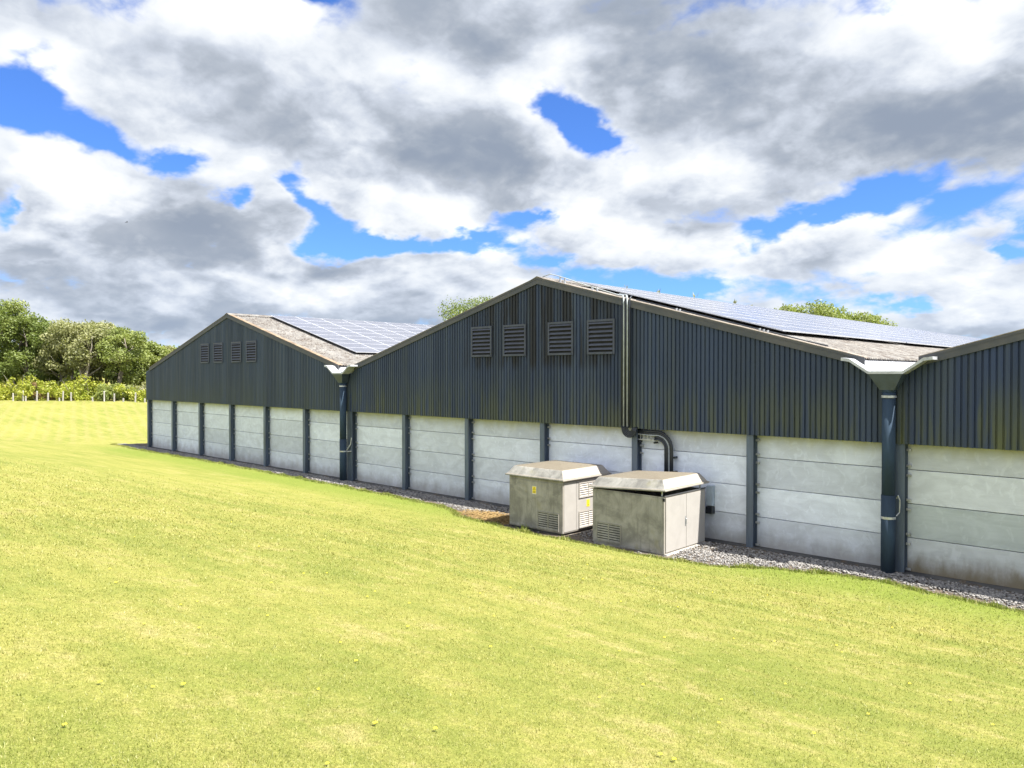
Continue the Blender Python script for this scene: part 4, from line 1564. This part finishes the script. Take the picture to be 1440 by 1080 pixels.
for i, (px, t_, h, w, lab, lf, bk, lo, ba, st) in enumerate(spec):
    make_tree('tree', at(px, t_), h, w, lab, lf, bk, 100 + i, 12000, 0.155, lo, ba, G, 'tree', st)
spec2 = [(0, 111, 12.4, 9), (55, 113, 10.8, 9), (105, 112, 10.2, 9), (150, 112, 10.2, 9), (195, 114, 8.2, 8), (240, 116, 7.4, 8)]
for i, (px, t_, h, w) in enumerate(spec2):
    make_tree('tree', at(px, t_), h, w, 'dark tree deep in the wood, filling the gaps behind the front row', LEAF_DARK, BARK, 200 + i, 5000, 0.28, .05, 0, 'dark trees behind the front row of the wood')

# bright shrubs along the fence
sh = [(-25, 3.2, 4.5, LEAF_LIME, 'bright shrub just left of the picture edge, before the wood'),
      (2, 2.7, 3.6, LEAF_LIME, 'yellow-green shrub at the left picture edge before the wood'),
      (30, 3.3, 4.4, LEAF_LIME, 'broad bright green shrub behind the first two stakes'),
      (50, 2.9, 3.4, LEAF_LIME, 'lime shrub left of the rust-coloured bush'),
      (66, 2.1, 2.8, LEAF_RUST, 'rust-brown bush between the lime shrubs'),
      (86, 2.6, 3.2, LEAF_LIME, 'lime shrub right of the rust-coloured bush'),
      (104, 3.3, 4.6, LEAF_LIME, 'largest lime shrub, in the middle of the row'),
      (124, 2.3, 3.2, LEAF_LIME, 'low yellowish shrub right of the largest lime one'),
      (140, 1.7, 2.8, LEAF_RUST, 'low brownish bush under the dark gap in the trees'),
      (158, 2.2, 3.2, LEAF_MID, 'mid green shrub behind the fence stakes'),
      (174, 2.0, 3.0, LEAF_LIME, 'small lime shrub near the barn end of the row'),
      (192, 2.4, 3.2, LEAF_GREY, 'grey-green shrub with pale stems near the barn corner'),
      (212, 2.0, 3.0, LEAF_LIME, 'last lime shrub, against the barn corner')]
for i, (px, h, w, lf, lab) in enumerate(sh):
    rng = np.random.default_rng(300 + i)
    w *= 1.3
    h *= 0.86 + 0.35 * rng.uniform()
    x, y = at(px + rng.normal(0, 3), 91.5 + (i % 3) * 1.3)
    z0 = float(ground_z(x, y)) - 0.05
    root = empty('shrub', (x, y, z0), lab, 'shrub', 'bright shrubs along the fence')
    b = MB()
    for s in range(6):
        a = rng.uniform(0, 6.28)
        b.tube([(x, y, z0), (x + math.cos(a) * w * .15, y + math.sin(a) * w * .15, z0 + h * .45), (x + math.cos(a) * w * .3, y + math.sin(a) * w * .3, z0 + h * .85)], [.05, .035, .01], 5)
    b.build('stem', BARK_PALE, root)
    cl = [(x + rng.normal(0, .23) * w, y + rng.normal(0, .23) * w, z0 + h * rng.uniform(.05, .92) * rng.uniform(.6, 1.0), w * rng.uniform(.06, .15)) for _ in range(34)]
    V_, F_ = leaf_cloud(cl, 3200, 0.125, rng, 0.9)
    link_mesh('foliage', V_, F_, lf, root)

# trees behind the barns
for i, (px, t_, h, w, lab, lf) in enumerate([
        (692, 140, 17.3, 17, 'green tree top showing above the left rake of the middle barn', LEAF_DARK),
        (1108, 118, 15.9, 9.0, 'small green tree top at left of the pair over the solar roof', LEAF_MID),
        (1155, 118, 16.4, 11.0, 'largest green tree top above the solar roof of the middle barn', LEAF_MID),
        (1208, 120, 14.9, 10.0, 'ragged thin tree top at the right of the trees over the solar roof', LEAF_MID)]):
    make_tree('tree', at(px, t_), h, w, lab, lf, BARK, 400 + i, 14000, 0.20, .25, 0, 'trees behind the barns', 'tree', 1, 26)

# ------------------------------------------------------------------ stakes along the far edge of the lawn
src = None
for i, (px, h) in enumerate([(-40, 1.0), (-10, 1.0), (17.8, .95), (31.8, 1.25), (35.5, .6), (51.3, 1.2), (67, 1.0), (83, .4), (87.8, 1.2), (99.6, 1.05), (130, .5), (146, 1.25), (160, .95), (173, .45), (190, 1.15), (203, .5)]):
    if src is None:
        b = MB()
        b.hexa([(-.055, -.055, -.2), (.055, -.055, -.2), (.055, .055, -.2), (-.055, .055, -.2), (-.05, -.05, .94), (.05, -.05, .94), (.05, .05, .94), (-.05, .05, .94)])
        b.hexa([(-.05, -.05, .94), (.05, -.05, .94), (.05, .05, .94), (-.05, .05, .94), (-.015, -.015, 1.0), (.015, -.015, 1.0), (.015, .015, 1.0), (-.015, .015, 1.0)])
        src = b.build('fence_post', STAKE)
        o = src
    else:
        o = copy_tree(src)
    x, y = at(px, 89.0)
    o.location = (x, y, float(ground_z(x, y)))
    o.scale = (1.25, 1.25, h)
    o.rotation_euler = (RNG.normal(0, .03), RNG.normal(0, .03), RNG.uniform(0, 1))
    tag(o, 'pale timber stake in the row along the far edge of the lawn', 'fence post', 'timber stakes before the wood')

# ------------------------------------------------------------------ a bird on the wing
def bird():
    b = MB()
    # body: spindle from tail to beak, wings drawn from its sides as one skin
    L = 0.30
    st = [(-.5, .006, .03), (-.36, .020, .02), (-.18, .036, .034), (0.0, .046, .046), (.16, .040, .042), (.27, .028, .030), (.34, .030, .030), (.42, .018, .018), (.5, .003, .003)]
    n = 8
    vs, fs = [], []
    for u, w, h in st:
        for j in range(n):
            a = 2 * math.pi * j / n
            vs.append((u * L, math.cos(a) * w, math.sin(a) * h))
    for i in range(len(st) - 1):
        for j in range(n):
            fs.append((i * n + j, i * n + (j + 1) % n, (i + 1) * n + (j + 1) % n, (i + 1) * n + j))
    for s in (-1, 1):
        k = len(vs)
        for t, ch, sweep, up in ((.03, .10, .03, .0), (.14, .095, .045, .05), (.25, .075, .02, .06), (.36, .045, -.04, .04), (.46, .008, -.12, .0)):
            for q, dz in ((.5, .0), (.1, .008), (-.5, .0), (.1, -.004)):
                vs.append((sweep + q * ch, s * t, up + dz))
        for i in range(4):
            for j in range(4):
                a, c = k + i * 4 + j, k + i * 4 + (j + 1) % 4
                fs.append((a, c, c + 4, a + 4))
    k = len(vs)
    vs += [(-.15, -.01, .004), (-.15, .01, .004), (-.235, .045, 0), (-.215, 0, 0), (-.235, -.045, 0), (-.19, 0, -.006)]
    fs += [(k, k + 1, k + 3), (k + 1, k + 2, k + 3), (k, k + 3, k + 4), (k, k + 5, k + 1), (k + 1, k + 5, k + 2), (k + 5, k, k + 4), (k + 2, k + 5, k + 3), (k + 3, k + 5, k + 4)]
    b.add(vs, fs)
    o = b.build('bird', BIRDM, None, True)
    t_ = 70.0
    x, y = at(179.5, t_)
    o.location = (x, y, CAM[2] + (526 - 313) / 1067.0 * t_)
    o.rotation_euler = (R(28), R(-10), R(60))
    o.scale = (0.75, 0.75, 0.75)
    tag(o, 'small dark bird flying below the bright white cloud at left', 'bird')


bird()
